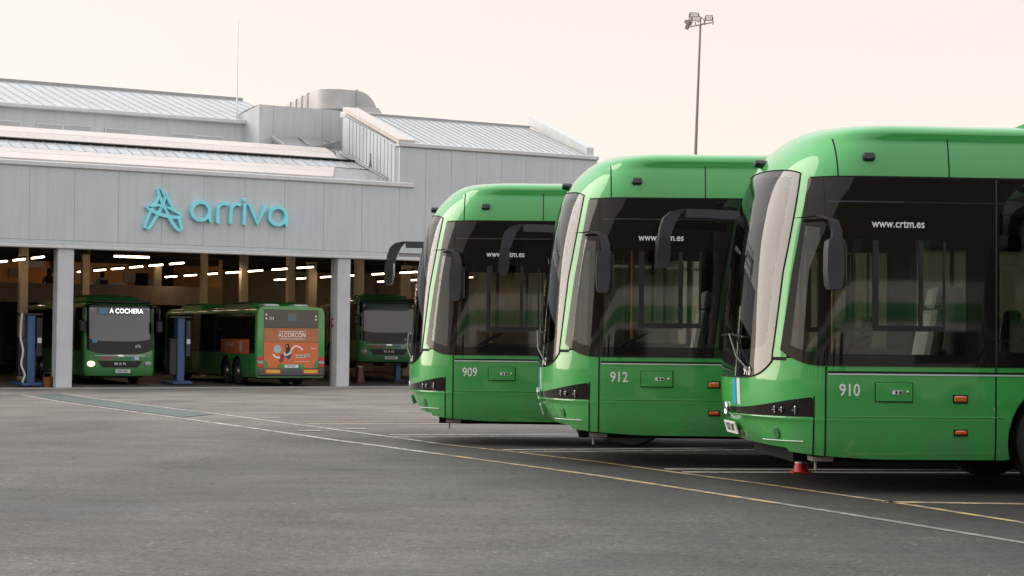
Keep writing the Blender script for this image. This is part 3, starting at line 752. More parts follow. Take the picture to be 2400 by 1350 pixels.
def wavy(m):
    n = m.node_tree; L = n.links; b = n.nodes['Principled BSDF']; g = n.nodes.new('ShaderNodeTexCoord')
    t = n.nodes.new('ShaderNodeTexNoise'); t.inputs['Scale'].default_value = 1.6; t.inputs['Detail'].default_value = 2; L.new(g.outputs['Object'], t.inputs['Vector'])
    bp = n.nodes.new('ShaderNodeBump'); bp.inputs['Strength'].default_value = .35; bp.inputs['Distance'].default_value = .012; L.new(t.outputs['Fac'], bp.inputs['Height'])
    L.new(bp.outputs[0], b.inputs['Normal']); L.new(bp.outputs[0], b.inputs['Coat Normal'])
dust(GREEN); dust(GREEN2); wavy(GREEN)
mat_dark_green = mat('dark_green_recess', (.02, .14, .03), .4)
AMBER2 = mat('red_orange_lens', (.62, .07, .012), .25, coat=.8)
mat_mirror = mat('mirror_face', (.30, .22, .16), .12, metal=.6)
mat_dash2 = mat('grey_dashboard', (.09, .09, .085), .6, var=.2)

E = make_e_bus()
def place_e(o, px_seam, scale, yaw, z=0):
    Y = FPX / scale; X = (px_seam - 1200) / scale
    o.rotation_euler = (0, 0, yaw)
    o.location = Vector((X, Y, z)) + Matrix.Rotation(yaw, 3, 'Z') @ Vector((0, 1.275, 0))
    return o
def e_number(o, num):
    text('fleet_number', num, .155, WHITE, o, face_M((.215, -1.2785, .93), (0, -1, 0)), .84)
    p = HE.front(-.62, 1.085, .012); text('fleet_number', num, .11, WHITE, o, face_M(p, HE.nrm_yz(-.62, 1.085)), .8)
E2 = copy_tree(E); E3 = copy_tree(E)
place_e(E, 1938, 260, R(4.4)); place_e(E2, 1406, 217.6, R(-1.0), .03); place_e(E3, 1064, 183.6, R(-2.0))
for o, num, lab in ((E, '910', 'green electric bus numbered 910, nearest of the three parked buses'), (E2, '912', 'green electric bus numbered 912, parked between buses 909 and 910'), (E3, '909', 'green electric bus numbered 909, parked nearest to the depot building')):
    o['label'] = lab; e_number(o, num)

# added unseen buses outside the frame, shading the ground on the right
for X_, Y_, lab in ((6.0, 13.2, 'added green electric bus out of view, on the near side of bus 910'), (8.2, 9.9, 'added green electric bus out of view, at the near end of the parked row')):
    o = copy_tree(E3); o['label'] = lab; o.rotation_euler = (0, 0, 0); o.location = (X_, Y_ + 1.275, 0)

# ------------------------------------------------------------------ ground
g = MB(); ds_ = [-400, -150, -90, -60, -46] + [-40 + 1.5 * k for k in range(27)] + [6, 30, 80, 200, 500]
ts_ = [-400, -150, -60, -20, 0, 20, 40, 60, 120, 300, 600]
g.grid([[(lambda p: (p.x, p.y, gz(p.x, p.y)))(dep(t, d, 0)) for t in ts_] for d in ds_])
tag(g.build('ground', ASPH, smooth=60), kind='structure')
LV = .004
def line(name, pix, wd, mt, world=None, lift=LV, kind='structure', ext=None):
    P = world or [gpt(*p) for p in pix]
    if ext: P = [P[0], P[0] + (P[-1] - P[0]).normalized() * ext]
    Q = [P[0]]
    for a, b in zip(P, P[1:]):
        n = max(1, int((b - a).length / .5))
        Q += [a + (b - a) * (k / n) for k in range(1, n + 1)]
    rows = []
    for k, p in enumerate(Q):
        d = (Q[min(k + 1, len(Q) - 1)] - Q[max(k - 1, 0)]); d.z = 0; d.normalize(); s_ = Vector((-d.y, d.x, 0)) * wd / 2
        rows.append([Vector((q.x, q.y, gz(q.x, q.y) + lift)) for q in (p - s_, p + s_)])
    return tag(MB().grid(rows).build(name, mt, smooth=0), kind=kind)
L1 = [(0, 921.5), (50, 925), (150, 943), (267, 959), (400, 977), (633, 1010), (800, 1034), (1033, 1065), (1400, 1115), (1817, 1179), (2108, 1225), (2400, 1273), (2500, 1290)]
L2 = [(140, 921.7), (267, 940), (383, 955), (500, 969), (700, 996), (800, 1009), (1033, 1041), (1200, 1059), (1400, 1083), (1817, 1139), (2108, 1180), (2400, 1226), (2500, 1243)]
cutp = lambda L, a, b: [p for p in L if a <= p[0] <= b]
line('walkway_line', cutp(L1, 0, 1033), .115, PWHITE); line('walkway_line', cutp(L1, 1033, 1817), .095, PYEL); line('walkway_line', cutp(L1, 1817, 2500), .085, PWORN)
line('walkway_line', cutp(L2, 140, 1033), .10, PWHITE); line('walkway_line', cutp(L2, 1033, 2500), .08, PYEL)
# green walkway between the lines
def lerp_px(L, x): return (x, float(np.interp(x, [p[0] for p in L], [p[1] for p in L])))
rows = []
for k in range(17):
    u = k / 16; a = gpt(*lerp_px(L1, 75 + (418 - 75) * u)); b = gpt(*lerp_px(L2, 148 + (512 - 148) * u))
    rows.append([Vector((q.x, q.y, gz(q.x, q.y) + .008)) for q in (a + (b - a) * .10, a + (b - a) * .5, a + (b - a) * .92)])
tag(MB().grid(rows).build('walkway', PGREEN, smooth=0), kind='structure')
for pix, mt in (([(913, 1019.5), (1367, 1018)], PFADE), ([(927, 1024), (1380, 1022.5)], PWHITE), ([(1180, 1054.6), (1500, 1052)], PFADE), ([(1213, 1060), (1500, 1057)], PWHITE),
                ([(1558, 1100), (1917, 1101)], PFADE), ([(1600, 1107), (1860, 1107.5)], PFADE), ([(2075, 1177), (2400, 1182)], PYEL), ([(700, 990), (1083, 989.5)], PYEL), ([(720, 994), (1083, 993)], PFADE),
                ([(520, 969), (800, 966.7)], PFADE), ([(457, 951), (800, 948)], PFADE), ([(320, 933), (800, 934)], PFADE)):
    line('bay_line', pix, .14, mt, ext=15)
for x0, x1, y in ((325, 350, 943), (455, 490, 960), (612, 655, 980), (700, 752, 1010.5), (812, 860, 1006)):
    line('bay_mark', [(x0, y), (x1, y)], .16, PFADE, lift=.010)
# concrete strip along the depot front
ap = MB().grid([[(lambda p: (p.x, p.y, gz(p.x, p.y) + .006))(dep(t, d, 0)) for t in range(-40, 41, 4)] for d in (-1.3, .3)])
tag(ap.build('apron', PGAP, smooth=0), kind='structure')
fl_ = MB().grid([[tuple(dep(t, d, FLOOR + .012)) for t in (-24, 0, 24.6)] for d in (.32, 20, 43.7)])
tag(fl_.build('depot_floor', FLOORM, smooth=0), kind='structure')

# ------------------------------------------------------------------ depot building
DEPA = math.atan2(TX.y, TX.x)
D = empty('bus_depot', P0, DEPA, 'long grey clad bus depot with open bays and stepped metal roofs', 'building')
def bx(name, mt, t0, t1, d0, d1, z0, z1, parent=D, bev=0): return MB().box(t0, t1, d0, d1, z0, z1, bev=bev).build(name, mt, parent, smooth=30 if bev else 0)
ZF0, ZF1 = 4.20, 6.90
# fascia panels
TE = on_d(936, 440, 0)[0]                       # where the tall block starts
bx('backing_wall', SEAM, -24, TE - .01, .10, .28, ZF0, ZF1)
def cladding(wd, h, n):
    prof = []
    for i in range(n):
        a, b_ = wd * i / n, wd * (i + 1) / n
        prof += [(a + .003, .004 if i else .0), (a + .013, 0), (b_ - .013, 0), (b_ - .003, .004 if i < n - 1 else .0)]
    prof += [(wd, .095), (0, .095)]
    return MB().loft([[(x, y, 0) for x, y in prof], [(x, y, h) for x, y in prof]]).mesh('wall_panel', PANEL, 0)
pm = cladding(1.497, ZF1 - ZF0 - .26, 5)
k = 0; t = -24 + (TE + 24) % 1.5 - 1.5
t = TE - 1.5 * 24
while t < TE - .1:
    o = link('wall_panel', pm, D, (t + .0015, 0, ZF0 + .25)); t += 1.5
bx('lower_trim', TRIM, -24, 26, -.06, .28, ZF0 - .02, ZF0 + .10, bev=.02); bx('lower_trim', PANEL, -24, TE, -.015, .09, ZF0 + .11, ZF0 + .24)
bx('coping', TRIM, -24, on_d(970, 437, 0)[0], -.07, .40, ZF1 - .06, ZF1 + .12, bev=.03)
# tall block
TR = on_d(1400, 380, 0)[0]; ZB = 8.32
DB = 4.7; ZBT = 10.0
bx('backing_wall', SEAM, TE, TR - .02, .10, .28, ZF0 + .1, ZB - .02)
pm2 = cladding(1.04, ZB - ZF0 - .26, 4)
n2 = int((TR - TE) / 1.05); w2 = (TR - TE) / n2
for k in range(n2):
    o = link('wall_panel', pm2, D, (TE + w2 * k + .0015, .0, ZF0 + .25)); o.scale.x = (w2 - .003) / 1.04
bx('eave_trim', TRIM, TE - .06, TR + .05, -.08, .20, ZB, ZB + .17, bev=.03)
# left gable wall of the tall block, ribbed
gw = MB().prism([(0, 0)] * 3, 0, 0) if False else MB()
gw.loft([[(TE, .3, 5.5), (TE, DB, 5.5), (TE, DB, ZBT), (TE, .3, ZB + .14)], [(TE + .15, .3, 5.5), (TE + .15, DB, 5.5), (TE + .15, DB, ZBT), (TE + .15, .3, ZB + .14)]])
gwo = gw.build('gable_wall', PANEL, D, smooth=0)
nrib = 14
for k in range(nrib):
    d = .35 + (DB - .5) * k / nrib; zt_ = ZB + .1 + (ZBT - ZB - .14) * (d - .3) / (DB - .3) - .05
    MB().box(TE - .022, TE - .001, d, d + .22, 6.0, zt_, bev=.009).build('rib', PANEL, gwo, smooth=0)
# sloping roof of the tall block: one sheet per standing seam
sl_ = (ZBT - ZB - .1) / (DB - .05); nsh = 24; wsh = (TR - TE - 1.0) / nsh
def sheet_mesh(wd, d0, z0, d1, z1, seam=.045):
    mb = MB(); n = Vector((0, -(z1 - z0), d1 - d0)).normalized()
    a, b = Vector((0, d0, z0)), Vector((0, d1, z1))
    mb.loft([[a + Vector((x, 0, 0)) + n * h for x, h in ((0, -.04), (0, 0), (wd - .022, 0), (wd - .020, seam), (wd - .003, seam), (wd - .003, -.04))], [b + Vector((x, 0, 0)) + n * h for x, h in ((0, -.04), (0, 0), (wd - .022, 0), (wd - .020, seam), (wd - .003, seam), (wd - .003, -.04))]])
    mb.m = [0] * len(mb.f)
    for i, f in enumerate(mb.f):
        c = sum((Vector(mb.v[k]) for k in f), Vector()) / len(f)
        if c.x > wd - .0215: mb.m[i] = 1
    return mb.mesh('roof_sheet', [ROOFM, SEAM], 0)
rf = MB().loft([[(TE, -.02, ZB + .05), (TR, -.02, ZB + .05), (TR, DB, ZBT - .06), (TE, DB, ZBT - .06)], [(TE, -.02, ZB + .01), (TR, -.02, ZB + .01), (TR, DB, ZBT - .12), (TE, DB, ZBT - .12)]]).build('roof', ROOFM, D, smooth=0)
sm_ = sheet_mesh(wsh, .12, ZB + .16, DB, ZBT + .02, .022)
for k in range(nsh): link('roof_sheet', sm_, rf, (TE + .62 + wsh * k, 0, 0))
def verge(name, t0, t1, zo, h, d0=-.06, mt=CREAM):
    n_ = [(d0, ZB + zo), (DB + .05, ZBT + zo)]
    MB().loft([[(t0, n_[0][0], n_[0][1]), (t1, n_[0][0], n_[0][1]), (t1, n_[1][0], n_[1][1]), (t0, n_[1][0], n_[1][1])], [(t0, n_[0][0], n_[0][1] + h), (t1, n_[0][0], n_[0][1] + h), (t1, n_[1][0], n_[1][1] + h), (t0, n_[1][0], n_[1][1] + h)]]).build(name, mt, D, smooth=0)
verge('verge', TE - .08, TE + .60, .09, .17); verge('verge', TR - .30, TR + .02, .10, .42, d0=.30, mt=TRIM)
bx('ridge_cap', TRIM, TE + .2, TE + 4.3, DB + .25, DB + .9, ZBT - .1, ZBT + .15, bev=.03)
bx('ridge_cap', SEAM, TE + .62, TR - .3, DB - .08, DB + .12, ZBT - .02, ZBT + .085)
bx('side_wall', PANEL, TR - .20, TR - .02, .3, DB, FLOOR, ZB + .05); bx('rear_wall', PANEL, TE, TR, DB, DB + .2, FLOOR + 6, ZBT - .15)
# stepped roofs over the bays: z from the photograph's left edge at a set depth
def zl(d, y): return on_d(0, y, d)[1]
TL = -16.0
def band(name, mt, d0, y0, d1, y1, t1, t1b=None, n=1, th=.06):
    z0, z1 = zl(d0, y0), zl(d1, y1); t1b = t1 if t1b is None else t1b
    return MB().loft([[(TL, d0, z0), (t1, d0, z0), (t1b, d1, z1), (TL, d1, z1)], [(TL, d0 + .02, z0 - th), (t1, d0 + .02, z0 - th), (t1b, d1 + .02, z1 - th), (TL, d1 + .02, z1 - th)]]).build(name, mt, D, smooth=0)
te1 = on_d(775, 418, .6)[0]; te2 = on_d(785, 392, 2.4)[0]; tb2 = on_d(790, 378, 3.6)[0]
band('roof_flashing', CREAM, .42, 367, 1.4, 353.5, te1, (te1 + te2) / 2); band('roof_flashing', CREAM, 1.43, 353, 2.4, 343, (te1 + te2) / 2, te2)
# joints across the flashing
for tj in np.arange(te1 - .3, TL, -2.2):
    z0, z1 = zl(.42, 367), zl(2.4, 343)
    MB().loft([[(tj, .42, z0 + .005), (tj + .02, .42, z0 + .005), (tj + .02, 2.4, z1 + .03), (tj, 2.4, z1 + .03)], [(tj, .42, z0 - .04), (tj + .02, .42, z0 - .04), (tj + .02, 2.4, z1 - .04), (tj, 2.4, z1 - .04)]]).build('flashing_joint', TRIM, D, smooth=0)
ws_ = .42; ms_ = sheet_mesh(ws_, 2.42, zl(2.4, 343) + .01, 3.30, zl(3.3, 327), .022)
t = on_d(870, 376, 3.3)[0] - ws_
low = MB().loft([[(TL, 2.42, zl(2.4, 343) - .06), (t + .4, 2.42, zl(2.4, 343) - .06), (t + .4, 3.5, zl(3.3, 327) - .03), (TL, 3.5, zl(3.3, 327) - .03)], [(TL, 2.42, 6.5), (t + .4, 2.42, 6.5), (t + .4, 3.5, 6.5), (TL, 3.5, 6.5)]]).build('roof', ROOFM, D, smooth=0)
while t > TL: link('roof_sheet', ms_, low, (t, 0, 0)); t -= ws_
zb0 = zl(3.4, 326)
bx('gutter', BLACKM, TL, on_d(880, 378, 3.4)[0], 3.32, 3.62, zb0 - .12, zl(3.4, 321.5))
band('roof_flashing', CREAM, 3.55, 319, 3.95, 306, tb2, tb2); band('roof_flashing', CREAM, 3.97, 305.5, 4.9, 294, tb2, tb2 + .1)
z49 = zl(4.9, 294)
bx('flat_roof', PANELB, TL, TE, 4.92, 9.4, z49 - .3, z49 - .03)
# grey lantern panels at the right end of the stepped roof
def poly_slab(name, mt, pts, th=.05, parent=D):
    P = [Vector(p) for p in pts]; return MB().loft([P, [p - Vector((0, 0, th)) for p in P]]).build(name, mt, parent, smooth=0)
def L3(px, py, d): t_, z_ = on_d(px, py, d); return (t_, d, z_)
poly_slab('lantern_panel', SKYL, [L3(778, 417, .6), L3(912, 426, .6), L3(866, 399, 2.3), L3(782, 393, 2.3)])
poly_slab('lantern_panel', SKYL, [L3(790, 378, 3.6), L3(826, 381, 3.6), L3(787, 352, 4.7), L3(786, 353, 4.7)])
poly_slab('lantern_frame', TRIM, [L3(755, 391, 2.3), L3(762, 391, 2.3), L3(800, 420, .55), L3(792, 420, .55)], .04)
poly_slab('valley_flashing', TRIM, [L3(926, 428, .45), L3(934, 428, .45), L3(802, 354, 4.5), L3(794, 354, 4.5)], .06)
mat_palewin = mat('pale_window', (.40, .41, .41), .2)
# rear high block with ribbed roof
tw = on_d(534, 300, 8)[0]; zw0, zw1 = z49 - .2, zl(8, 250)
bx('upper_wall', PANELB, TL - 4, tw + .9, 8.0, 8.3, zw0, zw1)
bx('upper_eave', TRIM, TL - 4, tw + .8, 7.8, 8.2, zw1, zw1 + .17, bev=.03)
zr1 = zl(14, 189)
rr = MB().loft([[(TL - 4, 8.1, zw1 + .1), (tw + 3, 8.1, zw1 + .1), (tw + 3, 14, zr1 - .06), (TL - 4, 14, zr1 - .06)], [(TL - 4, 8.1, zw1), (tw + 3, 8.1, zw1), (tw + 3, 14, zr1 - .2), (TL - 4, 14, zr1 - .2)]]).build('roof', ROOFM, D, smooth=0)
wr = .46; mr_ = sheet_mesh(wr, 8.05, zw1 + .19, 14, zr1, .025); t = tw + 2.4
while t > TL - 4: link('roof_sheet', mr_, rr, (t, 0, 0)); t -= wr
bx('ridge_cap', SEAM, TL - 4, tw + 3, 13.9, 14.3, zr1 - .05, zr1 + .09)
bx('rear_gable', PANELB, TL - 4, tw + 3, 14.3, 14.5, 6, zr1 - .2)
for x0, x1, y0, y1 in ((-60, 48, 283, 291), (88, 145, 293, 301), (150, 212, 296, 305), (248, 305, 304, 312), (402, 455, 316, 323), (461, 520, 320, 331)):
    a, zt_ = on_d(x0, y0, 7.98); b_, _ = on_d(x1, y1, 7.98); zt_ = (on_d((x0 + x1) / 2, (y0 + y1) / 2 - 4, 7.98)[1])
    wi = bx('window', mat_palewin, a, b_, 7.97, 8.01, zt_ - .45, zt_)
    MB().box(a - .04, b_ + .04, 7.955, 7.99, zt_, zt_ + .05).box(a - .04, a, 7.955, 7.99, zt_ - .45, zt_).box(b_, b_ + .04, 7.955, 7.99, zt_ - .45, zt_).build('frame', TRIM, wi, smooth=0)
# plant room with a rounded corner
tp0, zp0 = on_d(608, 238, 6.8); tp1, zp1 = on_d(800, 266, 6.8); zp = (zp0 + zp1) / 2
tpl = on_d(526, 262, 9.6)[0]
prof = [(tp0 + 9, 6.8), (tp0, 6.8)] + [(tp0 + (tpl - tp0) * q, 6.8 + 2.8 * q) for q in np.linspace(.12, 1, 8)] + [(tpl, 12), (tp0 + 9, 12)]
ztop = lambda q: zp - .50 * min(1, max(0, (q[1] - 6.8) / 2.8)) ** 1.4
MB().loft([[(a, b_, z49 - .2) for a, b_ in prof], [(a, b_, ztop((a, b_))) for a, b_ in prof]]).build('plant_room', PANELB, D, smooth=25)
for x in (640, 756): 
    tj = on_d(x, 300, 6.79)[0]; bx('panel_joint', SEAM, tj, tj + .015, 6.792, 6.799, z49 + .2, zp - .05)
# skylights in front of the plant room
poly_slab('skylight', SKYL, [L3(634, 319, 6.6), L3(798, 331, 6.6), L3(728, 344, 5.4), L3(668, 343, 5.4)], .08)
for a, b_ in (((700, 324), (728, 343)), ((763, 329), (772, 335)), ((634, 319), (668, 343))):
    MB().tube([Vector(L3(*a, 6.6)) + Vector((0, 0, .04)), Vector(L3(*b_, 5.4 if b_[1] > 340 else 6.3)) + Vector((0, 0, .04))], .035, 5).build('skylight_bar', SEAM, D)
# roof duct
def DP(px, py, d): return Vector(L3(px, py, d))
zd = zp + .75
p_a, p_b, p_c = Vector((on_d(690, 225, 15)[0], 15.0, zd)), Vector((on_d(758, 225, 9.6)[0], 9.6, zd)), None
run = [p_a + (p_b - p_a) * k / 5 for k in range(6)]
cen = p_b + Vector((.5, 0, 0))
arc = [cen + Vector((-.5 * math.cos(a), -.5 * math.sin(a), 0)) for a in np.linspace(.2, math.pi / 2, 7)]
run2 = [arc[-1] + Vector((.30 * k, 0, 0)) for k in range(1, 3)]
down = [run2[-1] + Vector((.55 * math.sin(a), 0, -.55 * (1 - math.cos(a)))) for a in np.linspace(.25, math.pi / 2, 6)]
MB().rect_sweep(run + arc + run2, (.78, Vector((0, 0, 1))), .80).build('duct', DUCT, D, smooth=50)
du = MB(); rings = []
for p, a in zip([run2[-1]] + down, np.linspace(0, math.pi / 2, 7)):
    u_ = Vector((math.sin(a), 0, math.cos(a))); rings.append([p - Vector((0, .39, 0)) - u_ * .40, p + Vector((0, .39, 0)) - u_ * .40, p + Vector((0, .39, 0)) + u_ * .40, p - Vector((0, .39, 0)) + u_ * .40])
du.loft(rings).build('duct_elbow', DUCT, D, smooth=50)
for q in (run[1], run[2], run[3], run[4], run2[0], arc[0]):
    k = 0
    M = Matrix.Translation(q)
    MB().box(-.44, .44, -.44, .44, -.45, .45, M=M).build('duct_flange', DUCT, D, smooth=0) if False else None
for k_ in (1, 2, 3, 4):
    q = run[k_]; dd = (run[k_ + 1] - run[k_ - 1]).normalized()
    MB().rect_sweep([q - dd * .03, q + dd * .03], (.86, Vector((0, 0, 1))), .88).build('duct_flange', SEAM, D, smooth=0)
q = run2[1]; MB().rect_sweep([q - Vector((.03, 0, 0)), q + Vector((.03, 0, 0))], (.86, Vector((0, 0, 1))), .88).build('duct_flange', SEAM, D, smooth=0)
MB().loft([[(down[-1].x + s_ * (.9 - .2 * k) - .2, 8.9 + .0 - .3 * 0 + e_, zp - .1 + .28 * k) for s_, e_ in ((-1, -.5), (1, -.5), (1, .9), (-1, .9))] for k in range(3)]).build('fan_housing', DUCT, D, smooth=0)
# columns between the bays
for tcol, w_ in ((-10.4, .54), (0 - .26 + on_d(152, 750, 0)[0], .54), (on_d(806, 750, 0)[0] - .25, .50), (TR - .55, .52)):
    c_ = bx('column', COLM, tcol, tcol + w_, .02, .34, FLOOR, ZF0 - .02, bev=.015)
    bx('door_guide', TRIM, tcol + .08, tcol + w_ - .06, .62, .78, FLOOR + .013, ZF0 - .03, parent=c_)
# inside of the hall
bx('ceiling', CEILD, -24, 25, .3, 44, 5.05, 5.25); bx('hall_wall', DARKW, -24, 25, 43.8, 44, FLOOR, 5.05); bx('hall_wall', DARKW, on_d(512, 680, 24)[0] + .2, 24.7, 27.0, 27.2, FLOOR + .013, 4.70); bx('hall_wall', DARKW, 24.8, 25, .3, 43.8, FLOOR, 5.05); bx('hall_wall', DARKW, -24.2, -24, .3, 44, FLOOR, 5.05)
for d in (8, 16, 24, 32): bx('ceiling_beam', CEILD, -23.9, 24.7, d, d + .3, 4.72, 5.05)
MZ0, MZ1 = 3.25, 3.69
tm = on_d(512, 680, 24)[0]
bx('mezzanine_floor', MEZZ, -20, tm, 23.9, 32, 2.85, 3.0); bx('mezzanine_parapet', MEZZ, -20, tm, 23.7, 23.88, 2.80, MZ1); bx('office_wall', OWALL, -20, tm, 28.0, 28.15, 3.0, 5.04)
bx('office_wall', OWALL, tm, tm + .15, 23.9, 28.1, 2.9, 5.04)
for x0, x1, y0, y1, mt, nm in ((62, 100, 606, 628, CREAM, 'wall_board'), (66, 100, 632, 672, ODOOR, 'door'), (318, 345, 640, 672, BLACKM, 'cabinet'), (374, 404, 622, 674, DASH, 'door'), (484, 509, 608, 678, ODOOR, 'door'), (290, 316, 640, 662, SKYL, 'wall_board'), (20, 44, 628, 650, MEZZ, 'wall_board'), (120, 132, 598, 640, DASH, 'door'), (345, 374, 655, 672, SKYL, 'cabinet'), (178, 190, 603, 616, CREAM, 'wall_board')):
    a, z1 = on_d(x0, y0, 27.9); b_, z0 = on_d(x1, y1, 27.9); bx(nm, mt, a, b_, 27.78, 27.98, max(z0, 3.02), min(z1, 5.0))
for q in (-9, -5, -1, 3, 7, 11): bx('office_light', OLIGHT, q, q + 1.6, 25.6, 25.8, 4.90, 4.96)
bx('desk', TRIM, on_d(215, 660, 25.5)[0], on_d(290, 660, 25.5)[0], 25.2, 25.9, 3.0, 3.85)
for x, d, w_ in ((202, 16, .30), (57, 10, .30), (372, 26, .3), (481, 15, .24), (574, 15, .30), (684, 14, .30), (733, 18, .42), (845, 12, .34), (955, 16, .38)):
    tc = on_d(x, 650, d)[0]; bx('hall_column', TAN, tc - w_ / 2, tc + w_ / 2, d, d + .3, FLOOR + .013, 5.04)
# red sign on the second column
a, z1 = on_d(777, 746, .60); b_, z0 = on_d(789, 767, .60)
sg = tag(MB().box(a, b_, .595, .615, z0, z1).build('safety_sign', RED, smooth=0), 'small red fire safety sign fixed beside the right grey column', 'sign')
sg.parent = None; sg.matrix_world = Matrix.Translation(P0) @ Matrix.Rotation(DEPA, 4, 'Z')
MB().box(a + .03, a + .06, .588, .5945, z0 + .1, z1 - .06).box(a + .09, a + .13, .588, .5945, z0 + .08, z0 + .18).build('pictogram', WHITE, sg, smooth=0)
# sign letters
LG = empty('wall_sign', P0, DEPA, 'turquoise arriva lettering with star emblem on the grey fascia', 'sign')
def lp(x, y): return on_d(320 + x / 6, 420 + y / 6, -.10)
def stk(name, pts, wpx, y0=-.16, y1=.02, closed=False, n=1):
    Q = [lp(*p) for p in pts]; return MB().stroke(Q, wpx / 6 / 69.5 if not isinstance(wpx, list) else [k / 6 / 69.5 for k in wpx], y0, y1, closed).build(name, TEAL, LG, smooth=40)
def ring(cx, cy, rx, ry, n=32): return [(cx + rx * math.cos(a), cy + ry * math.sin(a)) for a in np.linspace(0, 2 * math.pi, n + 1)[:-1]]
def sm(pts, n=6):                                # Catmull-Rom
    P = [pts[0]] + pts + [pts[-1]]; o_ = []
    for i in range(1, len(P) - 2):
        for k in range(n):
            t_ = k / n; a, b_, c, d = (np.array(P[i + j]) for j in (-1, 0, 1, 2))
            o_.append(tuple(.5 * (2 * b_ + (c - a) * t_ + (2 * a - 5 * b_ + 4 * c - d) * t_**2 + (3 * b_ - a - 3 * c + d) * t_**3)))
    return o_ + [pts[-1]]
la = stk('letter', ring(898, 450, 124, 126), 49, closed=True)
stk('letter', [(1024, 440), (1022, 520), (1028, 575), (1040, 606)], [42, 44, 42, 32], y0=-.163); 
stk('letter', sm([(1138, 622), (1138, 440), (1152, 385), (1190, 350), (1235, 344), (1290, 350)]), 46)
stk('letter', sm([(1318, 630), (1322, 450), (1336, 395), (1372, 362), (1412, 349), (1466, 366)]), 45)
stk('letter', [(1508, 640), (1515, 345)], 48)
MB().lathe([(.063, 0), (.066, .03), (.066, .16), (.05, .18)], 16, 0, Matrix.Translation((lp(1512, 292)[0], .02, lp(1512, 292)[1])) @ Matrix.Rotation(R(90), 4, 'X')).build('letter', TEAL, LG)
stk('letter', [(1585, 350), (1694, 630), (1818, 366)], 49)
stk('letter', ring(1983, 520, 116, 122), 48, closed=True)
stk('letter', [(2098, 510), (2100, 600), (2106, 668)], [42, 42, 38], y0=-.163)
for k_, (pts, wp) in enumerate((([(300, 135), (312, 200), (345, 290), (395, 395), (440, 490)], [26, 46, 46, 44, 36]), ([(425, 180), (400, 260), (365, 350), (315, 460), (250, 570), (190, 665), (145, 705)], [22, 46, 46, 46, 44, 42, 30]),
                                ([(318, 235), (265, 340), (205, 440), (155, 540), (122, 640), (118, 690)], [30, 44, 44, 42, 40, 36]), ([(415, 200), (440, 270), (475, 340), (508, 392)], [26, 44, 40, 28]),
                                ([(130, 385), (190, 432), (290, 478), (410, 515), (520, 535), (635, 530)], [26, 44, 50, 52, 50, 36]), ([(425, 395), (500, 425), (570, 465), (628, 505)], [26, 46, 44, 28]),
                                ([(455, 545), (505, 620), (555, 690), (610, 735)], [46, 48, 46, 26]), ([(590, 545), (612, 620), (622, 690), (618, 725)], [42, 44, 36, 22]), ([(165, 378), (235, 372), (330, 365)], [20, 34, 34]), ([(335, 130), (365, 180), (378, 230)], [14, 38, 16]))):
    stk('emblem_ribbon', sm(pts), [float(np.interp(q, np.linspace(0, 1, len(wp)), wp)) for q in np.linspace(0, 1, len(sm(pts)))], y0=-.12 - .006 * k_)

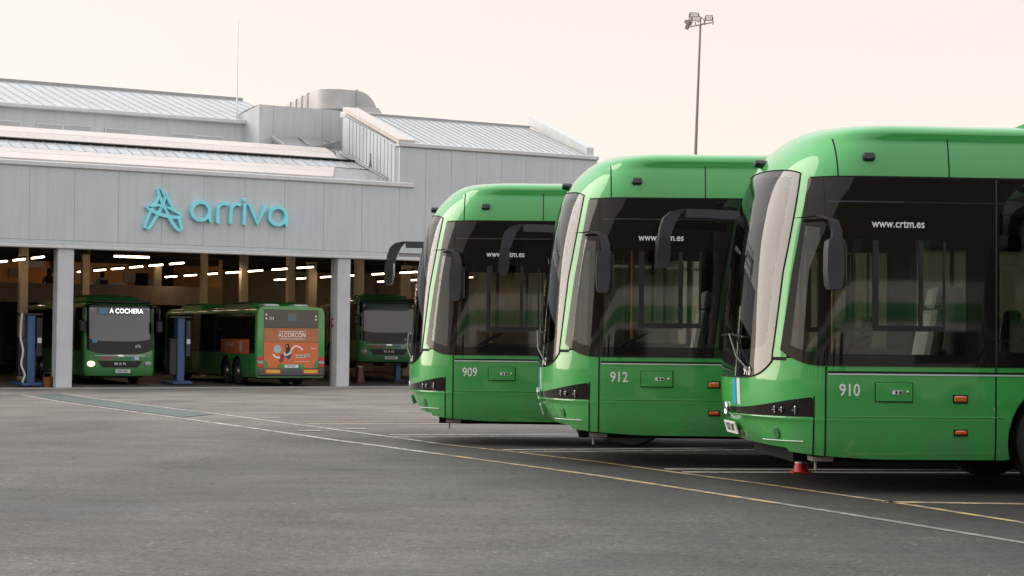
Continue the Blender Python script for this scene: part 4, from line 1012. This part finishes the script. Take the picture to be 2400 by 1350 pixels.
# ------------------------------------------------------------------ depot buses
KM = [(.30, -.02, .20, 1.20), (.42, -.07, .20, 1.245), (.70, -.10, .20, 1.25), (1.0, -.10, .20, 1.25), (1.4, -.06, .22, 1.25), (2.0, .0, .26, 1.245), (2.5, .06, .30, 1.235), (2.66, .10, .34, 1.215), (2.74, .16, .38, 1.17), (2.79, .26, .46, 1.06), (2.81, .4, .6, .8), (2.82, .7, .9, .4), (2.822, .9, 1.1, .02)]
HM = Hull(KM, n=3.4, split=.6)
REAR_M = 11.9
def make_depot_bus():
    b = empty('city_bus', (0, 0, 0), 0, 'x', 'bus', 'green city buses inside the depot')
    xs = []; x = REAR_M
    AR = [(2.6, .48, .56), (8.3, .48, .56), (9.6, .48, .56)]
    while x > 1.6: xs.append(x); x = round(x - (.08 if any(abs(x - a[0]) < .7 for a in AR) else .3), 4)
    xs += [1.565, 1.2, .8, .6, .45]
    zr = [.30, .36, .42, .5, .58, .66, .70, .8, .9, 1.0, 1.1, 1.2, 1.35, 1.5, 1.7, 1.9, 2.1, 2.3, 2.5]
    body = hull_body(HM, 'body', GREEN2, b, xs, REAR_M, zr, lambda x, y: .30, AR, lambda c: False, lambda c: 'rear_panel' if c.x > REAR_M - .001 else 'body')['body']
    H = HM
    P = []; nI, nJ = 30, 16
    for jx in range(nJ + 1):
        v = jx / nJ; row = []
        for i in range(nI + 1):
            g_ = math.sin(math.pi / 2 * (-1 + 2 * i / nI)); zb_ = 1.02 + .16 * abs(g_) ** 4; z = zb_ + (2.74 - zb_) * v
            row.append(H.front(g_ * 1.155, z, .006))
        P.append(row)
    mk = MB().grid(P, mfun=lambda a, c: 1 if 4 <= a <= 14 and 4 <= c <= nI - 5 else 0).build('windscreen', [FRIT, mat_wsdark], b, smooth=60)
    MB().grid([[H.front(y, z, .009) for y in np.linspace(-.78, .82, 9)] for z in (2.33, 2.45, 2.57)]).build('destination_display', DISP, mk)
    MB().grid([[H.front(y, z, .008) for y in np.linspace(-.96, .96, 9)] for z in (2.60, 2.66)]).build('sun_blind', GREYP, mk)
    MB().box(-.12, .1, -1.05, 1.05, 2.735, 2.80, bev=.02).build('roof_visor', BLACK, b)
    # side glazing
    for s_ in (-1, 1):
        for a, q in zip((.42, 2.0, 3.6, 5.2, 6.8, 8.4, 10.0), (2.0, 3.6, 5.2, 6.8, 8.4, 10.0, 11.6)):
            MB().grid([[H.side(x, z, .006, s_) for x in np.linspace(a + .006, q - .006, 4)] for z in (1.15, 1.6, 2.1, 2.58)]).build('side_window', FRIT, b)
    # grille, chrome bar, stripes, lamps
    gr = MB().grid([[H.front(y * (.62 if z < .6 else .62 + (z - .6) * .9), z, .006) for y in np.linspace(-1, 1, 11)] for z in (.58, .66, .74, .80)]).build('grille', BLACK, b)
    text('grille_letters', 'M A N', .13, CHROME, gr, face_M(H.front(0, .70, .016), (-1, 0, 0)), 1.1)
    MB().grid([[H.front(y, z - .10 * 0, .007) for y in np.linspace(-.88, .88, 13)] for z in (.955, .985)]).build('chrome_bar', LGREY, b)
    for nm, mm_, y0, y1 in (('front_stripe', mat_pinkgrey, .24, .72), ('front_stripe', LGREY, -.66, -.50), ('front_stripe', CYAN, -.48, -.36)):
        MB().grid([[H.front(y, z, .006) for y in np.linspace(y0, y1, 4)] for z in (.83, .95)]).build(nm, mm_, b)
    MB().lathe([(.07, 0), (.07, .015), (.05, .02)], 16, 0, face_M(H.front(0, .95, .006), (-1, 0, 0)) @ Matrix.Diagonal((1.8, .7, 1, 1))).build('emblem', CHROME, b)
    for y in (-1.0, 1.0):
        p = H.front(y, .70, .01); M = face_M(p, H.nrm_yz(y, .70))
        hl = MB().lathe([(.10, -.01), (.105, .008), (.09, .02), (.03, .026)], 18, 0, M @ Matrix.Diagonal((1.25, .85, 1, 1))).build('headlight', LAMPG, b)
    for y in (-.98, .98):
        MB().lathe([(.035, -.01), (.035, .02)], 10, 0, face_M(H.front(y, 2.52, .012), (-1, 0, 0))).build('marker_lamp', WHITE, b)
    M = face_M(H.front(-.10, .46, .02), (-1, 0, 0)); pl_ = MB().box(-.26, .26, -.06, .06, -.01, .008, M=M).build('number_plate', PLATE, b)
    text('plate_text', '0246 KBC', .09, BLACKM, pl_, M @ Matrix.Translation((0, 0, .010)))
    # mirrors
    for s_ in (-1, 1):
        mi_ = MB().box(-.30, -.14, s_ * 1.34 - .11, s_ * 1.34 + .11, 1.75, 2.15, bev=.04).build('mirror', BLACK, b)
        MB().tube([(.2, s_ * 1.15, 2.6), (-.1, s_ * 1.3, 2.62), (-.2, s_ * 1.34, 2.45), (-.2, s_ * 1.34, 2.1)], .025, 6).build('mirror_arm', BLACK, mi_)
    # rear end
    X = REAR_M
    rp = MB().box(X, X + .03, -1.02, 1.0, 2.06, 2.70, bev=.01).build('rear_window', mat_rearglass, b)
    MB().box(X + .03, X + .034, -.15, .17, 2.30, 2.55).build('rear_display', DISP, rp)
    MB().box(X, X + .10, -1.24, 1.24, .36, .62, bev=.04).build('bumper', BUMP, b)
    for s_ in (-1, 1):
        for z0, z1, mm_ in ((.66, .78, RED), (.785, .90, LAMPG), (.905, 1.04, RED)): MB().box(X - .06, X + .03, min(s_ * 1.03, s_ * 1.245), max(s_ * 1.03, s_ * 1.245), z0, z1, bev=.012).build('tail_light', mm_, b)
        MB().box(X + .10, X + .108, s_ * .70 - .30, s_ * .70 + .30, .44, .60).build('reflector', RED, b); MB().box(X + .108, X + .112, s_ * .70 - .25, s_ * .70 + .25, .465, .58).build('reflector', YEL, b)
    for x0, x1, h, y in ((1.2, 4.2, .22, .95), (7.2, 10.6, .20, .95)):
        MB().loft([[(x0, -y, 2.78), (x1, -y, 2.78), (x1, y, 2.78), (x0, y, 2.78)], [(x0 + .2, -y * .97, 2.80 + h * .6), (x1 - .2, -y * .97, 2.80 + h * .6), (x1 - .2, y * .97, 2.80 + h * .6), (x0 + .2, y * .97, 2.80 + h * .6)], [(x0 + .5, -y * .8, 2.80 + h), (x1 - .5, -y * .8, 2.80 + h), (x1 - .5, y * .8, 2.80 + h), (x0 + .5, y * .8, 2.80 + h)]]).build('roof_pod', GREEN2, b, smooth=0)
    MB().box(10.9, 11.6, -.9, -.35, 2.80, 2.90, bev=.04).box(10.9, 11.6, .2, .75, 2.80, 2.90, bev=.04).build('roof_vent', LGREY, b)
    MB().box(.1, 11.7, -.85, .85, .24, .44).box(.2, 1.9, -1.15, 1.15, .34, .5).box(3.3, 7.6, -1.15, 1.15, .34, .5).box(10.3, 11.7, -1.15, 1.15, .34, .5).build('chassis', BLACKM, b)
    for x in (2.6, 8.3, 9.6):
        for y in (-1.07, 1.07): wheel(b, x, y)
    return b
mat_wsdark = mat('depot_windscreen', (.10, .12, .12), .03, spec=1.0)
mat_rearglass = mat('rear_glass', (.025, .026, .028), .06, spec=.8)
mat_pinkgrey = mat('pink_grey_stripe', (.30, .14, .12), .4)
B1 = make_depot_bus()
copies = [copy_tree(B1) for _ in range(4)]
def place_depot(o, t, d, rear_out=False, z=0, yaw=0):
    # local +x of a bus runs from its front to its rear
    if not rear_out: o.rotation_euler = (0, 0, DEPA + R(90) + yaw); o.location = dep(t, d, FLOOR + .013 + z)
    else:
        a = DEPA - R(90) + yaw; o.rotation_euler = (0, 0, a); o.location = dep(t, d, FLOOR + .013 + z) - Vector((math.cos(a), math.sin(a), 0)) * REAR_M
place_depot(B1, 2.85, 2.8, yaw=R(-6)); place_depot(copies[0], 8.32, .45, True, yaw=R(-4)); place_depot(copies[1], 14.9, 5.9, z=.50, yaw=R(-17)); place_depot(copies[2], 7.6, 19); place_depot(copies[3], 13.2, 20, True)
for o, lab in ((B1, 'green bus coming out of the depot with a lit A COCHERA sign'), (copies[0], 'green bus with orange advertisement, its rear facing the depot opening'), (copies[1], 'green bus raised on blue lifts behind the right grey column'),
               (copies[2], 'dark bus deep in the depot, behind the gap left of the orange bus'), (copies[3], 'green roofed bus deep in the depot behind the orange bus')): o['label'] = lab
B1.scale.z = 1.05
# lit sign and lamp on the first bus
MS = face_M(HM.front(-.22, 2.45, .018), (-1, 0, 0))
text('sign_text', 'A COCHERA', .225, LED, B1, MS, .92, bold=.0)
MB().grid([[HM.front(y, z, .013) for y in (.44, .58, .72)] for z in (2.36, 2.44, 2.54)]).build('sign_logo', CYAN, B1)
for c in kids(B1):
    if c.name.startswith('headlight') and c.data.vertices[0].co.y > 0 : c.data = c.data.copy(); c.data.materials.clear(); c.data.materials.append(HEADL); c['label'] = 'switched on headlight'
text('fleet_number', '673', .13, WHITE, B1, face_M(HM.front(-.62, 1.28, .014), (-1, 0, 0)))
text('fleet_number', '718', .14, WHITE, copies[1], face_M(HM.front(-.72, 1.16, .014), (-1, 0, 0)))
tag(MB().grid([[HM.front(y, z, .012) for y in (.80, .88, .96)] for z in (1.40, 1.46, 1.52)]).build('sticker', CYAN, B1))
# advert on the rear of the orange bus
O = copies[0]; X = REAR_M
def on_rear(y, z, o=.0): return face_M((X + o, y, z), (1, 0, 0))
MB().box(X + .001, X + .022, -1.02, 1.0, 1.56, 2.045).build('advert', ADB, O, smooth=0)
ad_ = MB().box(X + .001, X + .020, -1.02, 1.0, .65, 1.545).build('advert', ADO, O, smooth=0)
for s_, nm in ((-1, 'corner_trim'), (1, 'corner_trim')): MB().prism([(0, 0), (.17, 0), (.14, .15), (.06, .27), (0, .30)], 0, .004, M=Matrix.Translation((X + .021, s_ * 1.01, .66)) @ Matrix.Rotation(R(90), 4, 'Z') @ Matrix.Diagonal((-s_, 1, 1, 1))).build(nm, GREEN2, O, smooth=0)
def rtext(b_, size, y, z, mt, sx=1): return text('advert_text', b_, size, mt, ad_, on_rear(y, z, .026), sx)
rtext('ALCORC\u00d3N', .22, .02, 1.80, WHITE, .84)
MB().box(X + .022, X + .025, -.46, .50, 1.92, 1.945).box(X + .022, X + .025, -.46, .50, 1.655, 1.68).build('advert_rule', LGREY, ad_, smooth=0)
MB().lathe([(.145, 0), (.145, .004)], 24, 0, on_rear(-.52, 1.31, .021)).build('advert_disc', ADC, ad_, smooth=0)
MY = Matrix(((0, 1, 0, 0), (1, 0, 0, 0), (0, 0, 1, 0), (0, 0, 0, 1)))
def rstroke(pts, wd, mt, x0=.0205, x1=.0245):
    mb = MB().stroke(sm(pts), wd, X + x0, X + x1); mb.v = [(p[1], p[0], p[2]) for p in mb.v]; return mb.build('advert_shape', mt, ad_, smooth=0)
rstroke([(-.68, 1.13), (-.60, 1.04), (-.48, 1.01), (-.36, 1.03)], .055, WHITE)
rstroke([(-.02, 1.26), (.08, 1.38), (.20, 1.42), (.34, 1.36), (.42, 1.28)], .05, WHITE)
rstroke([(-.18, 1.48), (-.14, 1.38), (-.12, 1.24)], .15, HAIR, x1=.026); rstroke([(-.17, 1.44), (-.165, 1.38)], .06, SKIN, x1=.028)
rstroke([(-.12, 1.25), (-.10, 1.12), (-.16, 1.0)], .20, ADP, x1=.027); rstroke([(-.28, 1.18), (-.20, 1.10), (-.06, 1.16), (-.02, 1.25)], .07, LGREY, x1=.030)
rstroke([(-.34, 1.12), (-.36, .95), (-.40, .85)], .13, mat('advert_maroon', (.16, .03, .05), .5), x1=.026); rstroke([(-.06, 1.02), (-.06, .93), (-.08, .85)], .06, SKIN, x1=.026)
MB().box(X + .0205, X + .024, .17, .50, 1.01, 1.11).box(X + .0205, X + .024, .53, .68, 1.04, 1.14).build('advert_label', LGREY, ad_, smooth=0)
for y in (.21, .26, .31, .36, .41, .45, .56, .60, .64): MB().box(X + .0245, X + .0265, y - .012, y + .014, 1.03 + (.03 if y > .5 else 0), 1.09 + (.03 if y > .5 else 0)).build('advert_mark', BLACKM, ad_, smooth=0)
MB().box(X + .0205, X + .023, .12, .70, .865, .88).box(X + .0205, X + .023, .74, .94, 1.33, 1.36).build('advert_rule', LGREY, ad_, smooth=0)
MB().box(X + .021, X + .05, -.46, .46, .63, .77).build('plate_holder', GREEN2, O, smooth=0)
M = on_rear(0, .705, .053); pl_ = MB().box(-.25, .25, -.05, .05, -.004, .006, M=M).build('number_plate', PLATE, O)
text('plate_text', '0613 JCV', .085, BLACKM, pl_, M @ Matrix.Translation((0, 0, .008)))
text('fleet_number', '713', .15, WHITE, O, on_rear(-.76, 2.38, .036), .8)
for y, z in ((-.95, 2.52), (-.95, 2.38), (.90, 2.48), (.90, 2.36)): MB().lathe([(.035, 0), (.035, .01)], 10, 0, on_rear(y, z, .031)).build('rear_marker', WHITE, O)
sa = MB().grid([[HM.side(x, z, .010, -1) for x in np.linspace(7.7, 11.0, 5)] for z in (1.12, 1.64)]).build('advert', ADO, O, smooth=0)
text('advert_text', 'BUENO', .19, LGREY, sa, face_M((8.75, -1.265, 1.44), (0, -1, 0)), 1.5); MB().grid([[HM.side(x, z, .014, -1) for x in (9.9, 10.2)] for z in (1.2, 1.56)]).build('advert_shape', LGREY, sa, smooth=0)

# ------------------------------------------------------------------ lights in the hall
tm_ = MB().box(-.035, .035, 0, 1.5, 0, .055, bev=.015).mesh('tube', TUBE, 30); tb_ = MB().box(-.06, .06, -.03, 1.53, .072, .14).mesh('housing', BLACKM, 0)
ORD = ['nearest the opening', 'second from the opening', 'third from the opening', 'fourth from the opening', 'fifth from the opening', 'sixth from the opening', 'seventh from the opening']
for tt, d0, st_, n_, lab, gp in ((.95, 5.7, 2.45, 4, 'ceiling tube left of the first grey column', 'tube lights in the leftmost row'),
                                 (6.72, 7.05, 2.36, 6, 'ceiling tube in the row above the A COCHERA bus', 'tube lights in the row above the lit bus'),
                                 (12.05, 6.95, 2.57, 7, 'ceiling tube in the row above the orange advertisement', 'tube lights in the row above the orange bus'),
                                 (17.5, 5.85, 2.70, 7, 'ceiling tube in the row crossing behind the right column', 'tube lights in the row behind the right column'),
                                 (22.4, 12.5, 2.7, 4, 'low ceiling tube at the far right of the hall', 'tube lights in the rightmost row')):
    for k in range(n_):
        o = empty('tube_light', dep(tt, d0 + st_ * k, 4.1), DEPA, 'glowing ' + lab + ', ' + ORD[k], 'ceiling light', gp); link('tube', tm_, o); link('housing', tb_, o)
tag(MB().box(-.7, .7, -.05, .05, 0, .07, bev=.02).build('strip_light', TUBE, None), 'single glowing strip light under the ceiling above the A COCHERA bus', 'ceiling light').matrix_world = Matrix.Translation(dep(*[(lambda q: q)(on_d(309, 604, 9))[0]], 9, on_d(309, 604, 9)[1])) @ Matrix.Rotation(DEPA, 4, 'Z')

# ------------------------------------------------------------------ column lifts
def lift(px, d, label, z_car=.55):
    t_ = on_d(px, 850, d)[0]
    o = empty('column_lift', dep(t_, d, FLOOR + .013), DEPA, label, 'vehicle lift', 'blue mobile column lifts')
    MB().box(-.13, .13, -.04, .36, .12, 2.36, bev=.015).build('post', BLUE, o)
    MB().box(-.34, -.22, -.2, 1.1, .03, .14, bev=.02).box(.22, .34, -.2, 1.1, .03, .14, bev=.02).box(-.36, .36, -.25, .4, .03, .12, bev=.02).build('base', BLUE, o)
    MB().box(-.40, -.135, .0, .34, z_car, z_car + 1.3, bev=.02).box(-.34, -.24, .34, .95, z_car, z_car + .12).box(.135, .17, .0, .34, z_car, z_car + .9).build('carriage', BLACK, o)
    MB().box(.175, .36, -.06, .22, 1.0, 2.30, bev=.02).build('control_box', GREYP, o)
    MB().box(.20, .33, -.068, -.06, 1.45, 1.62).build('control_label', WHITE, o)
    MB().box(-.42, .38, -.05, .30, 2.362, 2.44, bev=.01).build('top_cap', GREYP, o)
    return o
lift(72, 1.2, 'blue column lift left of the first grey column', .35); lift(423, 2.6, 'blue column lift between the lit bus and the orange bus', .35)
p = dep(on_d(931, 870, 6.3)[0], 6.3, FLOOR + .013)
o = empty('axle_stand', p, DEPA, 'blue axle stand under the raised bus on the right', 'axle stand')
MB().box(-.22, .22, -.22, .22, 0, .06, bev=.01).box(-.11, .11, -.11, .11, .06, .70, bev=.02).build('post', BLUE, o); MB().box(-.14, .14, -.08, .08, .70, .735).build('saddle', POLE, o)
# small things at the bays
p = dep(on_d(112, 900, .6)[0], .6, FLOOR + .013)
o = empty('bucket', p, 0, 'orange bucket on the floor beside the first grey column', 'bucket')
MB().lathe([(.13, 0), (.17, .32), (.175, .33), (.16, .33), (.12, .02)], 18).build('pail', mat('bucket_orange', (.22, .085, .02), .5), o); MB().tube([(.165 * math.cos(a), 0, .32 + .16 * math.sin(a)) for a in np.linspace(0, math.pi, 9)], .006, 5).build('handle', POLE, o)
p = dep(on_d(843, 885, 4.6)[0], 4.6, FLOOR + .013)
o = empty('jack_stand', p, DEPA, 'red jack stand under the raised bus on the right', 'jack stand')
MB().box(-.2, .2, -.2, .2, 0, .05, bev=.01).loft([[(-.14, -.14, .05), (.14, -.14, .05), (.14, .14, .05), (-.14, .14, .05)], [(-.09, -.09, .6), (.09, -.09, .6), (.09, .09, .6), (-.09, .09, .6)]]).build('frame', mat('dark_red_paint', (.13, .016, .014), .5), o, smooth=0); MB().box(-.1, .1, -.06, .06, .60, .66).build('saddle', POLE, o)
# hose hanging from the lift at the left
p = dep(on_d(50, 850, 1.1)[0], 1.1, 0); hp = [(.0, 0, 2.05), (-.05, .02, 1.3), (.05, 0, .8), (.0, 0, .35), (.12, 0, .0), (.05, 0, -.25), (.15, 0, -.36)]
tag(MB().tube(sm(hp), .035, 6).build('hose', LGREY, loc=p), 'pale hose hanging beside the leftmost blue lift', 'hose')
# people in the mezzanine office
def person(px, py, d, shirt, label, lean=0):
    t_, z_ = on_d(px, py, d)
    o = empty('person', dep(t_, d, 3.0), DEPA + R(90), label, 'person')
    V = [(0, 0, .50), (.02, 0, .72), (.05, 0, .98), (.05, 0, 1.10), (.07, 0, 1.22), (.08, 0, 1.34), (.04, .19, 1.0), (.16, .25, .76), (.36, .18, .80), (.04, -.19, 1.0), (.16, -.25, .76), (.36, -.18, .80), (.2, .1, .48), (.42, .12, .48), (.42, .12, .05), (.2, -.1, .48), (.42, -.12, .48), (.42, -.12, .05)]
    Ed = [(0, 1), (1, 2), (2, 3), (3, 4), (4, 5), (2, 6), (6, 7), (7, 8), (2, 9), (9, 10), (10, 11), (0, 12), (12, 13), (13, 14), (0, 15), (15, 16), (16, 17)]
    Rd = [.16, .15, .15, .06, .10, .085, .06, .048, .035, .06, .048, .035, .09, .075, .05, .09, .075, .05]
    me = bpy.data.meshes.new('body'); me.from_pydata(V, Ed, []); ob = link('body', me, o)
    sk = ob.modifiers.new('s', 'SKIN'); ss = ob.modifiers.new('d', 'SUBSURF'); ss.levels = 1; ss.render_levels = 1
    for i, v in enumerate(me.skin_vertices[0].data): v.radius = (Rd[i], Rd[i]); v.use_root = i == 0
    dg = bpy.context.evaluated_depsgraph_get(); nm = bpy.data.meshes.new_from_object(ob.evaluated_get(dg)); ob.modifiers.clear(); ob.data = nm; nm.materials.clear(); nm.materials.append(shirt); nm.materials.append(SKIN)
    for pl in nm.polygons:
        pl.use_smooth = True
        if pl.center.z > 1.08 or pl.center.x > .33 and pl.center.z > .7: pl.material_index = 1
    hm = MB().lathe([(.02, 1.46), (.08, 1.44), (.115, 1.37), (.12, 1.28), (.115, 1.18), (.10, 1.05), (.03, 1.02)], 14, 0, Matrix.Translation((.035, 0, 0))); hm.build('hair', HAIR, o)
    MB().box(-.28, .18, -.22, .22, .36, .46, bev=.03).box(-.30, -.22, -.2, .2, .46, .95, bev=.03).box(-.06, .0, -.03, .03, 0, .36).build('chair', DASH, None).matrix_world = Matrix()
    ch_ = COL.objects[-1]
    return o
def person_full(px, py, d, shirt, label, chlabel):
    o = person(px, py, d, shirt, label)
    ch_ = [q for q in COL.objects if q.name.split('.')[0] == 'chair' and not q.get('label')][0]
    ch_.location = o.location; ch_.rotation_euler = o.rotation_euler; tag(ch_, chlabel, 'chair')
person_full(116, 650, 25.2, CLOTH1, 'person with long dark hair in dark clothes seated in the upstairs office', 'dark office chair of the person left of the grey column')
person_full(240, 660, 25.0, CLOTH2, 'person in a pale blue top seated in the office above the lit bus', 'dark office chair above the A COCHERA bus')

# ------------------------------------------------------------------ mast, floodlight pole, cone, rooftop aerial
a, z0 = on_d(555, 262, 8.4); _, z1 = on_d(555, 48, 8.4)
o = empty('antenna_mast', dep(a, 8.4, z0 - .6), DEPA, 'thin white antenna mast on the depot roof', 'antenna'); MB().tube([(0, 0, 0), (0, 0, (z1 - z0) * .5 + .6), (0, 0, z1 - z0 + .6)], [.035, .022, .014], 6).build('pole', LGREY, o); MB().box(-.12, .12, -.12, .12, -.02, .05).build('base', LGREY, o)
YP = 80.0; v = ray(1630, 362); pb = CAM + v * (YP / v.y); vt = ray(1641.5, 58); ptp = CAM + vt * (YP / vt.y)
sl2 = (ptp - pb) / (ptp.z - pb.z); base = pb - sl2 * (pb.z - FLOOR)
base.z = gz(base.x, base.y)
FL = empty('floodlight_pole', base, 0, 'tall slim steel pole carrying floodlights behind the buses', 'light pole')
tp = ptp - base
MB().tube([(0, 0, 0), tp * .5, tp], [.13, .085, .045], 10).build('pole', POLE, FL); MB().lathe([(.25, 0), (.25, .03), (.14, .05), (.14, .3)], 12).build('base_plate', POLE, FL)
bd = Vector((.52, -.70, 0)).normalized() 
MB().tube([tp - bd * .95, tp + bd * .85], .03, 6).build('crossbar', POLE, FL)
def flood(name, c, w_, h_, rx, rz, pos):
    M = Matrix.Translation(pos) @ Matrix.Rotation(R(rz), 4, 'Z') @ Matrix.Rotation(R(rx), 4, 'X')
    f = MB().loft([[(-w_ / 2, 0, -h_ / 2), (w_ / 2, 0, -h_ / 2), (w_ / 2, 0, h_ / 2), (-w_ / 2, 0, h_ / 2)], [(-w_ * .4, .22, -h_ * .3), (w_ * .4, .22, -h_ * .3), (w_ * .4, .22, h_ * .3), (-w_ * .4, .22, h_ * .3)]], 0, M).build('floodlight', POLE, FL, smooth=0)
    MB().box(-w_ / 2 + .03, w_ / 2 - .03, -.008, -.001, -h_ / 2 + .03, h_ / 2 - .03, M=M).build('lens', FLOODG, f, smooth=0)
    MB().box(-w_ / 2 - .03, -w_ / 2, -.02, .1, -.3, .05, M=M).box(w_ / 2, w_ / 2 + .03, -.02, .1, -.3, .05, M=M).build('bracket', POLE, f, smooth=0)
k_ = YP / FPX
def off(px, py): return tp + Vector(((px - 1641.5) * k_, 0, (58 - py) * k_))
flood('f', 0, .40, .22, 4, 12, off(1627, 35)); flood('f', 0, .40, .22, 4, 12, off(1631, 45) + Vector((0, -.1, 0))); flood('f', 0, .32, .25, 4, -8, off(1661.5, 42)); flood('f', 0, .14, .24, 20, 70, off(1616, 54))
MB().tube([off(1642, 58), off(1650, 54), off(1651, 49), off(1646, 42), off(1640, 39)], .02, 5).build('yoke', POLE, FL); MB().tube([off(1632, 61), off(1629, 52)], .02, 5).build('yoke', POLE, FL); MB().tube([off(1618, 58), off(1621, 54), off(1624, 52)], .02, 5).build('yoke', POLE, FL); MB().tube([off(1653, 48), off(1651, 56)], .02, 5).build('yoke', POLE, FL)
pc = gpt(1877, 1109)
CN = empty('traffic_cone', pc, 0, 'small red and white traffic cone under the front of bus 910', 'traffic cone')
MB().box(-.10, .10, -.10, .10, 0, .02, bev=.004).lathe([(.082, .02), (.064, .105)], 20).build('cone_body', CONE_R, CN); MB().lathe([(.064, .1052), (.046, .20)], 20).build('white_sleeve', CONE_W, CN); MB().lathe([(.046, .2002), (.032, .27), (.02, .275)], 20).build('cone_top', CONE_R, CN)
q0, q1, q2 = L3(865, 393, 1.9), L3(870, 393, 1.9), L3(868, 374, 1.9)
AE = empty('roof_aerial', P0, DEPA, 'small dark tripod aerial on the roof slope below the ribbed gable', 'antenna')
MB().tube([q0, q2], .03, 5).tube([q1, q2], .03, 5).tube([q2, Vector(q2) + Vector((0, 0, .25))], .03, 5).build('tripod', POLE, AE)
CBL = MB().tube([L3(800, 355, 4.4), L3(822, 368, 3.5), L3(864, 393, 2.0), L3(900, 412, 1.1), L3(921, 425, .6)], .018, 5).build('roof_cable', POLE, D)

# added unseen building behind the camera, shaped for reflections in the bus windows
OB = empty('added_reflected_building', (4, -16, 0), R(4), 'added brown building out of view, mirrored in the bus windows', 'building')
MB().box(-40, 40, -8, 0, 0, 2.5).build('wall', BACKC, OB, smooth=0); MB().box(-40.05, 40.05, -8.05, .05, 2.5, 3.0).build('added_green_band', BACKG, OB, smooth=0); MB().box(-40, 40, -8, 0, 3.0, 3.6).build('added_parapet', BACKC, OB, smooth=0); MB().box(-40.1, 40.1, -9, -1.2, 3.6, 10.5).build('added_upper_floor', BACKB, OB, smooth=0)  # walls of the added building
for k in range(16): MB().box(-38 + 5 * k, -36.2 + 5 * k, -.02, .03, .9, 2.2).build('window', BLACK, OB, smooth=0)  # windows of the added building
